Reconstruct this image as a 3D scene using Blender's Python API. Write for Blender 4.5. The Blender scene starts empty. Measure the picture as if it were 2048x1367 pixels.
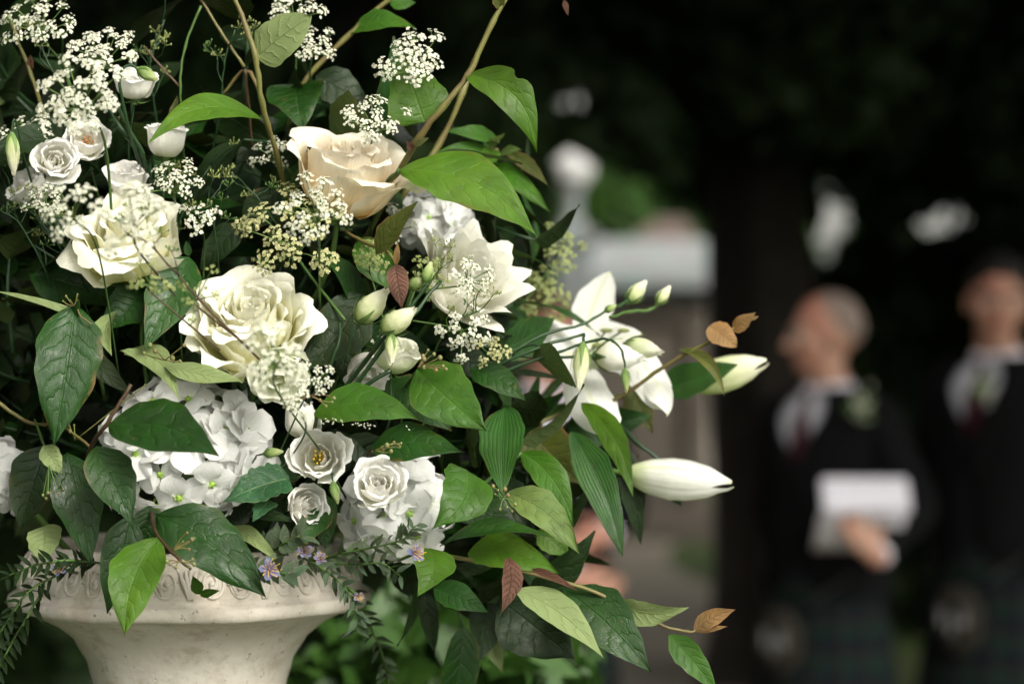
import bpy, math, random
import numpy as np
from mathutils import Vector, Matrix

random.seed(7)
RNG = np.random.default_rng(7)
scene = bpy.context.scene
col = scene.collection

# ------------------------------------------------------------------ camera
CAM_Z, FOCUS, FPX = 1.55, 1.86, 85.0 / 36.0 * 2048.0
cam_d = bpy.data.cameras.new('camera')
cam = bpy.data.objects.new('camera', cam_d)
col.objects.link(cam)
cam.location = (0, -FOCUS, CAM_Z)
cam.rotation_euler = (math.radians(90), 0, 0)
cam_d.lens = 85.0
cam_d.sensor_width = 36.0
cam_d.clip_start = 0.05
cam_d.clip_end = 2000.0
cam_d.dof.use_dof = True
cam_d.dof.focus_distance = FOCUS - 0.03
cam_d.dof.aperture_fstop = 3.7
scene.camera = cam

# ------------------------------------------------------------------ sky and sun
SUN_EL, SUN_AZ = math.radians(36), math.radians(148)     # azimuth clockwise from +Y
world = bpy.data.worlds.new('World')
scene.world = world
world.use_nodes = True
wn = world.node_tree
wn.nodes.clear()
sky = wn.nodes.new('ShaderNodeTexSky')
sky.sky_type = 'NISHITA'
sky.sun_disc = False
sky.sun_elevation = SUN_EL
sky.sun_rotation = SUN_AZ
sky.air_density = 1.0
sky.dust_density = 4.0
sky.ozone_density = 0.6
hs = wn.nodes.new('ShaderNodeHueSaturation')       # overcast: a sky with little blue left in it
hs.inputs['Saturation'].default_value = 0.06
tint = wn.nodes.new('ShaderNodeMix')               # whole sky tinted a little warm, in place of a white balance
tint.data_type = 'RGBA'; tint.blend_type = 'MULTIPLY'
tint.inputs[0].default_value = 1.0
tint.inputs[7].default_value = (1.0, 0.985, 0.90, 1.0)
bg = wn.nodes.new('ShaderNodeBackground')
bg.inputs['Strength'].default_value = 0.10
wo = wn.nodes.new('ShaderNodeOutputWorld')
wn.links.new(sky.outputs[0], hs.inputs['Color'])
wn.links.new(hs.outputs[0], tint.inputs[6])
wn.links.new(tint.outputs[2], bg.inputs['Color'])
wn.links.new(bg.outputs[0], wo.inputs['Surface'])

sun_d = bpy.data.lights.new('sun', 'SUN')
sun_d.energy = 1.5
sun_d.angle = math.radians(24)
sun_d.color = (1.0, 0.94, 0.84)
sun = bpy.data.objects.new('sun', sun_d)
col.objects.link(sun)
sd = Vector((math.sin(SUN_AZ) * math.cos(SUN_EL), math.cos(SUN_AZ) * math.cos(SUN_EL), math.sin(SUN_EL)))
sun.rotation_euler = (-sd).to_track_quat('-Z', 'Y').to_euler()
sun.location = (3, -4, 8)

vs = scene.view_settings
vs.view_transform = 'Standard'
vs.look = 'None'
vs.exposure = 1.28
vs.gamma = 1.0
vs.use_curve_mapping = False
scene.cycles.use_denoising = True
scene.cycles.max_bounces = 9
scene.cycles.diffuse_bounces = 6
scene.cycles.glossy_bounces = 2
scene.cycles.transmission_bounces = 7
scene.cycles.use_adaptive_sampling = True
scene.cycles.adaptive_threshold = 0.025
scene.cycles.transparent_max_bounces = 8
scene.cycles.sample_clamp_indirect = 6.0

# ------------------------------------------------------------------ helpers
def P(px, py, d=0.0):
    """a point of the place: picture column and row at d metres behind the roses"""
    D = FOCUS + d
    return Vector(((px - 1024.0) / FPX * D, d, CAM_Z - (py - 683.5) / FPX * D))

def S(px, d=0.0):
    return px / FPX * (FOCUS + d)

def tag(o, label=None, cat=None, group=None, kind=None):
    if label: o['label'] = label
    if cat: o['category'] = cat
    if group: o['group'] = group
    if kind: o['kind'] = kind
    return o

def empty(name, loc=(0, 0, 0), label=None, cat=None, group=None):
    o = bpy.data.objects.new(name, None)
    o.empty_display_size = 0.02
    col.objects.link(o)
    o.location = loc
    return tag(o, label, cat, group)

def link(name, me, parent=None, loc=None):
    o = bpy.data.objects.new(name, me)
    col.objects.link(o)
    if parent is not None: o.parent = parent
    if loc is not None: o.location = loc
    return o

def copy_tree(o, parent=None):
    c = o.copy()
    col.objects.link(c)
    c.parent = parent
    for ch in list(o.children):
        copy_tree(ch, c)
    return c

class MB:
    """collects geometry for ONE mesh"""
    def __init__(s):
        s.v, s.f, s.uv, s.m = [], [], [], []
    def add(s, verts, faces, mi=0, uvs=None):
        b = len(s.v)
        s.v.extend([tuple(map(float, p)) for p in verts])
        s.uv.extend(uvs if uvs is not None else [(0.5, 0.5)] * len(verts))
        for f in faces:
            s.f.append(tuple(b + i for i in f)); s.m.append(mi)
    def grid(s, A, mi=0, flip=False, wrap=False):
        nu, nv = A.shape[:2]
        vs_ = A.reshape(-1, 3)
        uvs = [(i / (nu - 1), j / max(1, (nv if wrap else nv - 1))) for i in range(nu) for j in range(nv)]
        fs = []
        for i in range(nu - 1):
            for j in range(nv if wrap else nv - 1):
                k = (j + 1) % nv
                q = (i * nv + j, (i + 1) * nv + j, (i + 1) * nv + k, i * nv + k)
                fs.append(q[::-1] if flip else q)
        s.add(vs_, fs, mi, uvs)
    def tube(s, pts, rad, n=7, mi=0, cap=True):
        pts = np.array([tuple(p) for p in pts], float)
        k = len(pts)
        rad = np.broadcast_to(np.array(rad, float), (k,)) if np.ndim(rad) == 0 else np.array(rad, float)
        T = np.gradient(pts, axis=0)
        T /= np.linalg.norm(T, axis=1)[:, None] + 1e-12
        up = np.array([0.31, 0.87, 0.39])
        if abs(T[0] @ up) > 0.9: up = np.array([0.9, -0.1, 0.3])
        A = np.zeros((k, n, 3))
        u = up - T[0] * (up @ T[0]); u /= np.linalg.norm(u)
        for i in range(k):
            u = u - T[i] * (u @ T[i]); u /= np.linalg.norm(u) + 1e-12
            w = np.cross(T[i], u)
            for j in range(n):
                a = 2 * math.pi * j / n
                A[i, j] = pts[i] + rad[i] * (math.cos(a) * u + math.sin(a) * w)
        b = len(s.v)
        s.grid(A, mi, wrap=True)
        if cap:
            s.f.append(tuple(b + j for j in range(n))); s.m.append(mi)
            s.f.append(tuple(b + (k - 1) * n + j for j in reversed(range(n)))); s.m.append(mi)
    def ball(s, c, r, nu=6, nv=8, mi=0, M=None):
        r = np.broadcast_to(np.array(r, float), (3,))
        A = np.zeros((nu + 1, nv, 3))
        for i in range(nu + 1):
            th = math.pi * (0.001 + 0.998 * i / nu)
            for j in range(nv):
                ph = -2 * math.pi * j / nv
                p = np.array([math.sin(th) * math.cos(ph), math.sin(th) * math.sin(ph), math.cos(th)]) * r
                if M is not None: p = M @ p
                A[i, j] = p + np.array(tuple(c))
        s.grid(A, mi, wrap=True, flip=True)
    def box(s, lo, hi, mi=0):
        x0, y0, z0 = lo; x1, y1, z1 = hi
        v = [(x0, y0, z0), (x1, y0, z0), (x1, y1, z0), (x0, y1, z0), (x0, y0, z1), (x1, y0, z1), (x1, y1, z1), (x0, y1, z1)]
        s.add(v, [(0, 3, 2, 1), (4, 5, 6, 7), (0, 1, 5, 4), (1, 2, 6, 5), (2, 3, 7, 6), (3, 0, 4, 7)], mi)
    def lathe(s, prof, n=48, mi=0, c=(0, 0, 0)):
        A = np.zeros((len(prof), n, 3))
        for i, (r, z) in enumerate(prof):
            for j in range(n):
                a = 2 * math.pi * j / n
                A[i, j] = (c[0] + r * math.cos(a), c[1] + r * math.sin(a), c[2] + z)
        s.grid(A, mi, wrap=True, flip=True)
    def mesh(s, name, mats, smooth=True):
        me = bpy.data.meshes.new(name)
        me.from_pydata(s.v, [], s.f)
        for m in (mats if isinstance(mats, (list, tuple)) else [mats]): me.materials.append(m)
        if len(me.polygons):
            me.polygons.foreach_set('material_index', s.m)
            me.polygons.foreach_set('use_smooth', [smooth] * len(me.polygons))
            ul = me.uv_layers.new(name='UVMap')
            li = np.zeros(len(me.loops), int); me.loops.foreach_get('vertex_index', li)
            ul.data.foreach_set('uv', np.array(s.uv, float)[li].ravel())
        me.update()
        return me
    def build(s, name, mats, parent=None, smooth=True, loc=None):
        return link(name, s.mesh(name, mats, smooth), parent, loc)

def catmull(pts, per=6):
    pts = np.array([tuple(p) for p in pts], float)
    if len(pts) < 3:
        t = np.linspace(0, 1, per + 1)[:, None]
        return pts[0] * (1 - t) + pts[-1] * t
    Q = np.vstack([2 * pts[0] - pts[1], pts, 2 * pts[-1] - pts[-2]])
    out = []
    for i in range(1, len(Q) - 2):
        p0, p1, p2, p3 = Q[i - 1:i + 3]
        for t in np.linspace(0, 1, per, endpoint=False):
            out.append(0.5 * (2 * p1 + (p2 - p0) * t + (2 * p0 - 5 * p1 + 4 * p2 - p3) * t * t + (3 * p1 - p0 - 3 * p2 + p3) * t ** 3))
    out.append(Q[-2])
    return np.array(out)

def axis_matrix(loc, axis, roll=0.0):
    z = Vector(axis).normalized()
    q = z.to_track_quat('Z', 'Y')
    return Matrix.Translation(loc) @ q.to_matrix().to_4x4() @ Matrix.Rotation(roll, 4, 'Z')

def sstep(a, b, x):
    t = np.clip((np.asarray(x, float) - a) / (b - a), 0, 1)
    return t * t * (3 - 2 * t)

# ------------------------------------------------------------------ materials
class NT:
    def __init__(s, name):
        s.m = bpy.data.materials.new(name); s.m.use_nodes = True
        s.t = s.m.node_tree; s.t.nodes.clear()
        s.out = s.n('OutputMaterial')
    def n(s, typ, **kw):
        nd = s.t.nodes.new('ShaderNode' + typ)
        for k, v in kw.items(): setattr(nd, k, v)
        return nd
    def put(s, sock, v):
        if hasattr(v, 'is_output'): s.t.links.new(v, sock)
        elif isinstance(v, (tuple, list)): sock.default_value = tuple(v) + ((1.0,) if len(v) == 3 and len(sock.default_value) == 4 else ())
        else: sock.default_value = v
    def math(s, op, a, b=None, c=None, clamp=False):
        nd = s.n('Math', operation=op, use_clamp=clamp)
        for i, v in enumerate((a, b, c)):
            if v is not None: s.put(nd.inputs[i], v)
        return nd.outputs[0]
    def mr(s, v, a, b, c=0.0, d=1.0, smooth=True):
        nd = s.n('MapRange', interpolation_type='SMOOTHSTEP' if smooth else 'LINEAR')
        for i, x in enumerate((v, a, b, c, d)): s.put(nd.inputs[i], x)
        return nd.outputs[0]
    def mix(s, f, a, b, mode='MIX'):
        nd = s.n('Mix', data_type='RGBA', blend_type=mode)
        s.put(nd.inputs[0], f); s.put(nd.inputs[6], a); s.put(nd.inputs[7], b)
        return nd.outputs[2]
    def noise(s, scale, detail=3, rough=0.55, vec=None):
        nd = s.n('TexNoise')
        nd.inputs['Scale'].default_value = scale; nd.inputs['Detail'].default_value = detail; nd.inputs['Roughness'].default_value = rough
        if vec is not None: s.put(nd.inputs['Vector'], vec)
        return nd.outputs[0]
    def obj(s): return s.n('TexCoord').outputs['Object']
    def uv(s):
        sp = s.n('SeparateXYZ'); s.put(sp.inputs[0], s.n('TexCoord').outputs['UV'])
        return sp.outputs[0], sp.outputs[1]
    def bump(s, h, strength=0.5, dist=0.001):
        nd = s.n('Bump'); nd.inputs['Strength'].default_value = strength; nd.inputs['Distance'].default_value = dist
        s.put(nd.inputs['Height'], h)
        return nd.outputs[0]
    def bsdf(s, color, rough=0.5, normal=None, spec=0.5, trans=0.0, tcol=None, metal=0.0):
        b = s.n('BsdfPrincipled')
        s.put(b.inputs['Base Color'], color); s.put(b.inputs['Roughness'], rough)
        s.put(b.inputs['Specular IOR Level'], spec); b.inputs['Metallic'].default_value = metal
        if normal is not None: s.put(b.inputs['Normal'], normal)
        o = b.outputs[0]
        if trans:
            t = s.n('BsdfTranslucent'); s.put(t.inputs[0], tcol if tcol is not None else color)
            if normal is not None: s.put(t.inputs['Normal'], normal)
            mx = s.n('MixShader'); mx.inputs[0].default_value = trans
            s.t.links.new(o, mx.inputs[1]); s.t.links.new(t.outputs[0], mx.inputs[2]); o = mx.outputs[0]
        s.t.links.new(o, s.out.inputs[0])
        return s.m

def leaf_mat(name, top, under, vein, rough=0.42, trans=0.22, N=6.5, parallel=False, bstr=0.55, spread=0.4, vmix=0.45, edge=None):
    k = NT(name)
    t, sv = k.uv()
    a = k.math('ABSOLUTE', k.math('MULTIPLY_ADD', sv, 2.0, -1.0))
    oi = k.n('ObjectInfo').outputs['Random']
    # veins wander a little, and differently on every leaf
    wv = k.n('CombineXYZ'); k.put(wv.inputs[0], k.math('MULTIPLY', t, 5.0)); k.put(wv.inputs[1], k.math('MULTIPLY', sv, 4.0)); k.put(wv.inputs[2], k.math('MULTIPLY', oi, 50.0))
    wob = k.math('MULTIPLY_ADD', k.noise(1.3, 2, vec=wv.outputs[0]), 1.0, -0.5)
    if parallel:
        tri = k.math('ABSOLUTE', k.math('MULTIPLY_ADD', k.math('FRACT', k.math('MULTIPLY_ADD', sv, 11.0, k.math('MULTIPLY', wob, 0.5))), 2.0, -1.0))
        vm = k.mr(tri, 0.7, 1.0); bulge = k.math('MULTIPLY', tri, 0.6)
    else:
        nn = k.math('MULTIPLY', k.math('MULTIPLY_ADD', oi, 0.45, 0.8), N)
        ph = k.math('ADD', k.math('MULTIPLY', k.math('SUBTRACT', t, k.math('MULTIPLY', k.math('POWER', a, 1.5), 0.26)), nn), k.math('MULTIPLY', wob, 1.1))
        ph = k.math('ADD', ph, k.math('MULTIPLY', k.math('GREATER_THAN', sv, 0.5), 0.42))          # the two halves are not opposite
        tri = k.math('ABSOLUTE', k.math('MULTIPLY_ADD', k.math('FRACT', ph), 2.0, -1.0))
        fade = k.mr(a, 0.6, 0.98, 1.0, 0.0)
        vm = k.math('MULTIPLY', k.mr(tri, 0.88, 1.0), fade)
        bulge = k.math('MULTIPLY', k.math('POWER', tri, 3.0), fade)
    mid = k.mr(a, 0.06, 0.012)
    cv = k.n('CombineXYZ'); k.put(cv.inputs[0], k.math('MULTIPLY', t, 3.0 if parallel else 17.0)); k.put(cv.inputs[1], k.math('MULTIPLY', sv, 22.0 if parallel else 14.0))
    k.put(cv.inputs[2], k.math('MULTIPLY', oi, 40.0))
    vo = k.n('TexVoronoi', feature='DISTANCE_TO_EDGE'); k.put(vo.inputs['Vector'], cv.outputs[0]); vo.inputs['Scale'].default_value = 1.0
    net = k.mr(vo.outputs['Distance'], 0.0, 0.14, 1.0, 0.0)
    mask = k.math('MAXIMUM', k.math('MULTIPLY', vm, 0.7), mid)
    n1 = k.noise(55, 4, vec=k.obj())
    n0 = k.noise(16, 3, vec=k.obj())
    val = k.math('ADD', k.mr(n1, 0.3, 0.75, 0.78, 1.18), k.math('MULTIPLY_ADD', oi, spread, -spread / 2))
    c = k.mix(k.mr(n0, 0.45, 0.75, 0.0, 0.45), top, (top[0] * 1.7 + .006, top[1] * 1.25, top[2] * 0.8))
    c = k.mix(k.math('MULTIPLY', mask, vmix), c, vein)
    c = k.mix(k.math('MULTIPLY', net, 0.22), c, vein)
    if edge is not None:
        c = k.mix(k.mr(a, 0.88, 1.0, 0.0, 0.8), c, edge)
    else:
        c = k.mix(k.mr(a, 0.93, 1.0, 0.0, 0.55), c, (vein[0] * 1.3, vein[1] * 1.15, vein[2]))
    blem = k.mr(k.noise(190, 2, vec=k.obj()), 0.69, 0.75, 0, 0.6)
    c = k.mix(blem, c, (0.11, 0.075, 0.03))
    brown = k.math('MULTIPLY', k.math('MULTIPLY', k.math('MAXIMUM', k.mr(a, 0.80, 1.0), k.mr(t, 0.90, 1.0)), k.mr(k.noise(38, 4, 0.7, vec=k.obj()), 0.52, 0.64)), k.mr(oi, 0.25, 0.9, 0.15, 0.85))
    c = k.mix(brown, c, (0.13, 0.075, 0.028))
    cc = k.n('CombineColor')
    for i in range(3): k.put(cc.inputs[i], val)
    c = k.mix(1.0, c, cc.outputs[0], 'MULTIPLY')
    geo = k.n('NewGeometry')
    uc = k.mix(k.math('MAXIMUM', k.math('MULTIPLY', mask, 0.4), k.math('MULTIPLY', net, 0.2)), under, (under[0] * 0.72, under[1] * 0.78, under[2] * 0.6))
    c = k.mix(geo.outputs['Backfacing'], c, uc)
    h = k.math('SUBTRACT', k.math('ADD', k.math('MULTIPLY', n1, 0.30), k.math('MULTIPLY', n0, 0.5)), k.math('ADD', k.math('ADD', k.math('MULTIPLY', bulge, 0.55), k.math('MULTIPLY', vm, 0.30)), k.math('ADD', k.math('MULTIPLY', mid, 0.7), k.math('MULTIPLY', net, 0.13))))
    rg = k.mr(k.noise(70, 4, 0.7, vec=k.obj()), 0.3, 0.7, rough - 0.08, rough + 0.22)
    tc = k.mix(0.6, c, (top[0] * 3.0 + .02, top[1] * 2.3, top[2] * 0.8))
    return k.bsdf(c, rg, k.bump(h, bstr, 0.0012), 0.30, trans, tc)

def petal_mat(name, base, mid, edge, rough=0.62, trans=0.42, streak=1.0, p0=0.05, p1=0.45, p2=0.9, tint=0.07, rib=None):
    k = NT(name)
    t, sv = k.uv()
    c = k.mix(k.mr(t, p0, p1), base, mid)
    c = k.mix(k.mr(t, p1, p2), c, edge)
    cx = k.n('CombineXYZ'); k.put(cx.inputs[0], k.math('MULTIPLY', t, 1.5)); k.put(cx.inputs[1], k.math('MULTIPLY', sv, 26.0))
    k.put(cx.inputs[2], k.math('MULTIPLY', k.n('ObjectInfo').outputs['Random'], 30.0))
    st = k.noise(1.6, 4, 0.6, cx.outputs[0])
    n1 = k.noise(70, 3, vec=k.obj())
    v = k.math('ADD', k.mr(st, 0.3, 0.7, 1.0 - tint, 1.0), k.mr(n1, 0.3, 0.7, -tint, 0.0))
    cc = k.n('CombineColor')
    for i in range(3): k.put(cc.inputs[i], v)
    c = k.mix(1.0, c, cc.outputs[0], 'MULTIPLY')
    spot = k.math('MULTIPLY', k.mr(k.noise(140, 2, vec=k.obj()), 0.72, 0.78, 0, 0.35), k.mr(t, 0.6, 1.0))
    c = k.mix(spot, c, (0.42, 0.27, 0.12))
    h = k.math('ADD', k.math('MULTIPLY', st, 1.0 * streak), k.math('MULTIPLY', n1, 0.5))
    if rib is not None:
        m_ = k.mr(k.math('ABSOLUTE', k.math('MULTIPLY_ADD', sv, 2.0, -1.0)), 0.16, 0.02)
        c = k.mix(k.math('MULTIPLY', m_, 0.5), c, rib)
        c = k.mix(k.mr(t, 0.93, 1.0, 0.0, 0.7), c, rib)
        h = k.math('ADD', h, k.math('MULTIPLY', m_, -0.8))
    return k.bsdf(c, rough, k.bump(h, 0.45, 0.0014), 0.25, trans)

def plain_mat(name, c, rough=0.6, var=0.15, scale=40, bstr=0.2, bd=0.001, trans=0.0, spec=0.4, c2=None, metal=0.0):
    k = NT(name)
    n1 = k.noise(scale, 4, vec=k.obj())
    c2 = c2 or tuple(x * (1 - 2 * var) for x in c)
    cc = k.mix(k.mr(n1, 0.35, 0.7), c, c2)
    return k.bsdf(cc, rough, k.bump(n1, bstr, bd), spec, trans, metal=metal)

M = {}
M['leaf_mid'] = leaf_mat('leaf_mid', (0.030, 0.098, 0.006), (0.16, 0.21, 0.08), (0.058, 0.145, 0.016), trans=0.34, bstr=0.42)
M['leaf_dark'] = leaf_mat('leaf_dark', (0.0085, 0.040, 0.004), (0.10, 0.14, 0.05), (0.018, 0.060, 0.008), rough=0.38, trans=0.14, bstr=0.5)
M['leaf_bright'] = leaf_mat('leaf_bright', (0.052, 0.132, 0.008), (0.18, 0.24, 0.08), (0.085, 0.18, 0.020), rough=0.42, trans=0.38, bstr=0.42)
M['leaf_pale'] = leaf_mat('leaf_pale', (0.105, 0.175, 0.045), (0.19, 0.245, 0.10), (0.13, 0.20, 0.07), rough=0.5, trans=0.2)
M['leaf_olive'] = leaf_mat('leaf_olive', (0.055, 0.075, 0.012), (0.12, 0.12, 0.045), (0.09, 0.085, 0.03), edge=(0.22, 0.08, 0.05))
M['leaf_brown'] = leaf_mat('leaf_brown', (0.125, 0.060, 0.040), (0.15, 0.09, 0.06), (0.08, 0.032, 0.022), rough=0.5, N=11, bstr=0.9)
M['leaf_gold'] = leaf_mat('leaf_gold', (0.23, 0.15, 0.065), (0.28, 0.19, 0.12), (0.22, 0.08, 0.05), rough=0.5, trans=0.35)
M['leaf_lily'] = leaf_mat('leaf_lily', (0.020, 0.076, 0.012), (0.08, 0.14, 0.045), (0.016, 0.062, 0.012), rough=0.38, parallel=True, bstr=0.4, vmix=0.5)
M['leaf_emerald'] = leaf_mat('leaf_emerald', (0.016, 0.085, 0.030), (0.10, 0.17, 0.08), (0.15, 0.24, 0.11), rough=0.38, N=6, vmix=0.8)
M['leaf_grey'] = leaf_mat('leaf_grey', (0.050, 0.085, 0.046), (0.12, 0.16, 0.11), (0.08, 0.12, 0.075), rough=0.45, trans=0.12)
M['leaf_shade'] = leaf_mat('leaf_shade', (0.008, 0.024, 0.004), (0.016, 0.030, 0.008), (0.012, 0.032, 0.007), rough=0.45, trans=0.12)  # darkened leaf green: the shade among the stems is put into the colour
M['stem_green'] = plain_mat('stem_green', (0.06, 0.12, 0.025), 0.5)
M['stem_dark'] = plain_mat('stem_dark', (0.018, 0.050, 0.016), 0.45)
M['stem_tan'] = plain_mat('stem_tan', (0.13, 0.13, 0.035), 0.5, c2=(0.11, 0.075, 0.03), scale=25)
M['stem_brown'] = plain_mat('stem_brown', (0.06, 0.034, 0.016), 0.55)
M['sepal'] = plain_mat('sepal', (0.13, 0.22, 0.06), 0.5, trans=0.15)
M['rose_cream'] = petal_mat('rose_cream', (0.78, 0.77, 0.26), (0.91, 0.89, 0.53), (0.95, 0.94, 0.81))
M['rose_peach'] = petal_mat('rose_peach', (0.90, 0.62, 0.28), (0.94, 0.78, 0.50), (0.95, 0.89, 0.76))
M['rose_white'] = petal_mat('rose_white', (0.80, 0.80, 0.50), (0.91, 0.90, 0.76), (0.93, 0.92, 0.85))
M['lisi_white'] = petal_mat('lisi_white', (0.80, 0.82, 0.55), (0.91, 0.90, 0.83), (0.94, 0.93, 0.90))
M['lisi_green'] = petal_mat('lisi_green', (0.55, 0.66, 0.30), (0.74, 0.80, 0.52), (0.86, 0.86, 0.74))
M['hydrangea'] = petal_mat('hydrangea', (0.76, 0.84, 0.58), (0.91, 0.92, 0.90), (0.93, 0.93, 0.925), p0=0.0, p1=0.25, streak=1.8, trans=0.30)
M['lily_white'] = petal_mat('lily_white', (0.70, 0.78, 0.44), (0.90, 0.90, 0.84), (0.93, 0.93, 0.90), p1=0.3, rib=(0.70, 0.76, 0.42), streak=1.6)
M['bud_cream'] = petal_mat('bud_cream', (0.48, 0.60, 0.22), (0.74, 0.78, 0.48), (0.88, 0.87, 0.70), p1=0.5)
M['bud_green'] = petal_mat('bud_green', (0.18, 0.30, 0.08), (0.34, 0.46, 0.16), (0.55, 0.62, 0.30))
M['eye_green'] = plain_mat('eye_green', (0.30, 0.48, 0.07), 0.5)
M['lace_white'] = plain_mat('lace_white', (0.68, 0.68, 0.56), 0.6, var=0.05, trans=0.25)
M['lace_cream'] = plain_mat('lace_cream', (0.46, 0.45, 0.22), 0.6, var=0.12, trans=0.2, scale=120)
M['lace_green'] = plain_mat('lace_green', (0.24, 0.28, 0.09), 0.6, var=0.2, trans=0.15, scale=120)
M['pedicel'] = plain_mat('pedicel', (0.13, 0.21, 0.06), 0.5)
M['stamen'] = plain_mat('stamen', (0.80, 0.52, 0.06), 0.5)
M['stamen_orange'] = plain_mat('stamen_orange', (0.62, 0.24, 0.08), 0.5)
M['lilac'] = petal_mat('lilac', (0.12, 0.09, 0.20), (0.17, 0.16, 0.34), (0.24, 0.26, 0.45))
M['berry'] = plain_mat('berry', (0.14, 0.17, 0.05), 0.5, c2=(0.17, 0.11, 0.05), scale=90)
# ------------------------------------------------------------------ generators: leaves, stems, flowers
SHAPES = {
    'ovate': [(0, 0), (.05, .30), (.2, .78), (.4, 1), (.6, .88), (.8, .50), (.92, .17), (1, 0)],
    'round': [(0, 0), (.04, .45), (.2, .90), (.45, 1), (.7, .84), (.88, .48), (.97, .15), (1, 0)],
    'lance': [(0, .10), (.12, .55), (.35, 1), (.6, .90), (.82, .50), (.95, .14), (1, 0)],
    'heart': [(0, .25), (.04, .72), (.2, 1), (.45, .92), (.7, .58), (.9, .18), (1, 0)],
    'tepal': [(0, .25), (.2, .55), (.5, 1), (.7, .95), (.88, .58), (.97, .2), (1, 0)],
    'petal': [(0, .16), (.2, .55), (.5, .95), (.72, 1), (.9, .75), (.98, .35), (1, .05)],
}
def outline(shape, t):
    k = np.array(SHAPES[shape])
    f = np.linspace(0, 1, 201)
    w = np.interp(f, k[:, 0], k[:, 1])
    ker = np.hanning(19); ker /= ker.sum()
    w2 = np.convolve(np.pad(w, 9, mode='edge'), ker, 'valid')
    w2 *= np.clip(f / .02, 0.1, 1) * np.clip((1 - f) / .03, 0, 1) ** .6
    return np.interp(t, f, w2)

def leaf_grid(L, W, shape='ovate', bend=0.06, side=0.0, fold=0.18, curl=0.0, wave=0.03, quilt=0.010, N=6.5, nu=26, nv=10, twist=0.0, teeth=0, ph=0.0, notch=0.0, recurve=0.0):
    """leaf along +X, upper side +Z, returns (nu,nv+1,3)"""
    t = np.linspace(0, 1, nu)[:, None]
    v = np.linspace(-1, 1, nv + 1)[None, :]
    a = np.abs(v)
    w = outline(shape, t) * W / 2
    if teeth:
        w = w * (1 + 0.16 * np.abs(np.sin(t * teeth * math.pi)) - 0.05)
    w = w * (1 + .035 * np.sin(t * 13 + ph * 3) + .025 * np.sin(t * 29 + ph * 5 + np.sign(v) * 2))
    x = t * L - 0.06 * L * a ** 2 * np.sin(np.pi * t)
    y = v * w
    if notch:
        y = np.where(v > 0, y * (1 - notch * np.exp(-((t - .42) / .05) ** 2)), y)
    z = fold * np.abs(y) + curl * y * y / (W / 2)
    z = z + wave * W * a ** 2 * np.sin(t * 9 + ph + np.sign(v) * 1.3)
    if quilt:
        jit = .35 * np.sin(t * 7 + ph * 2 + np.sign(v)) + .2 * np.sin(t * 17 + ph)
        z = z + quilt * W * np.abs(np.sin(np.pi * (N * (t - .24 * a ** 1.2) + .25 * jit))) ** .7 * np.sqrt(a) * (1 - a ** 3)
        z = z + .012 * W * np.sin(t * 5.3 + ph) * np.sin(v * 3.1 + ph * 1.7)
    if twist:
        an = twist * t
        y, z = y * np.cos(an) - z * np.sin(an), y * np.sin(an) + z * np.cos(an)
    z = z + bend * L * 4 * t * (1 - t) - recurve * L * t ** 4
    y = y + side * L * 4 * t * (1 - t)
    return np.stack([x + 0 * y, y, z], axis=-1)

def place_grid(A, B, T, n, under=False):
    X = np.array(T - B); L = np.linalg.norm(X); X = X / L
    Z = np.array(n, float); Z = Z - X * (X @ Z); Z /= np.linalg.norm(Z)
    Y = np.cross(Z, X)
    return np.array(B) + A[..., :1] * X + A[..., 1:2] * Y + A[..., 2:3] * Z

def leaf(parent, b, t, w, mat='leaf_mid', d=(0, 0), n=(0, .35), under=False, name='leaf', shape='ovate', label=None, petiole=None, **kw):
    """b, t: (column,row) of base and tip; w: breadth in picture units; d: depths of base and tip"""
    B, T = P(b[0], b[1], d[0]), P(t[0], t[1], d[1])
    L = (T - B).length
    W = S(w, (d[0] + d[1]) / 2)
    kw.setdefault('ph', random.uniform(0, 6))
    kw.setdefault('wave', random.uniform(.015, .075)); kw.setdefault('curl', random.uniform(-.12, .12))
    A = leaf_grid(L, W, shape, **kw)
    G = place_grid(A, B, T, (n[0], -1.0, n[1]))
    G = G - np.array(parent.location)
    mb = MB(); mb.grid(G, 0, flip=under)
    o = mb.build(name, M[mat], parent)
    if label: o['label'] = label
    return o

def stem(parent, pts, mat='stem_green', name='stem', n=7, per=5):
    """pts: (column,row,depth,breadth in picture units)"""
    c = catmull([(*P(p[0], p[1], p[2]), S(p[3], p[2]) / 2) for p in pts], per)
    mb = MB()
    q = c[:, :3] - np.array(parent.location)
    q = q + RNG.normal(0, .00028, q.shape)
    rr = np.maximum(c[:, 3], .0003) * (1 + RNG.normal(0, .07, len(q)))
    rr[per::per] *= 1.22                                  # nodes
    mb.tube(q, rr, n)
    return mb.build(name, M[mat], parent)

def branch(name, label, cat, pts, mat='stem_green', group=None):
    r = empty(name, P(*pts[0][:3]), label, cat, group)
    stem(r, pts, mat)
    return r

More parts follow.
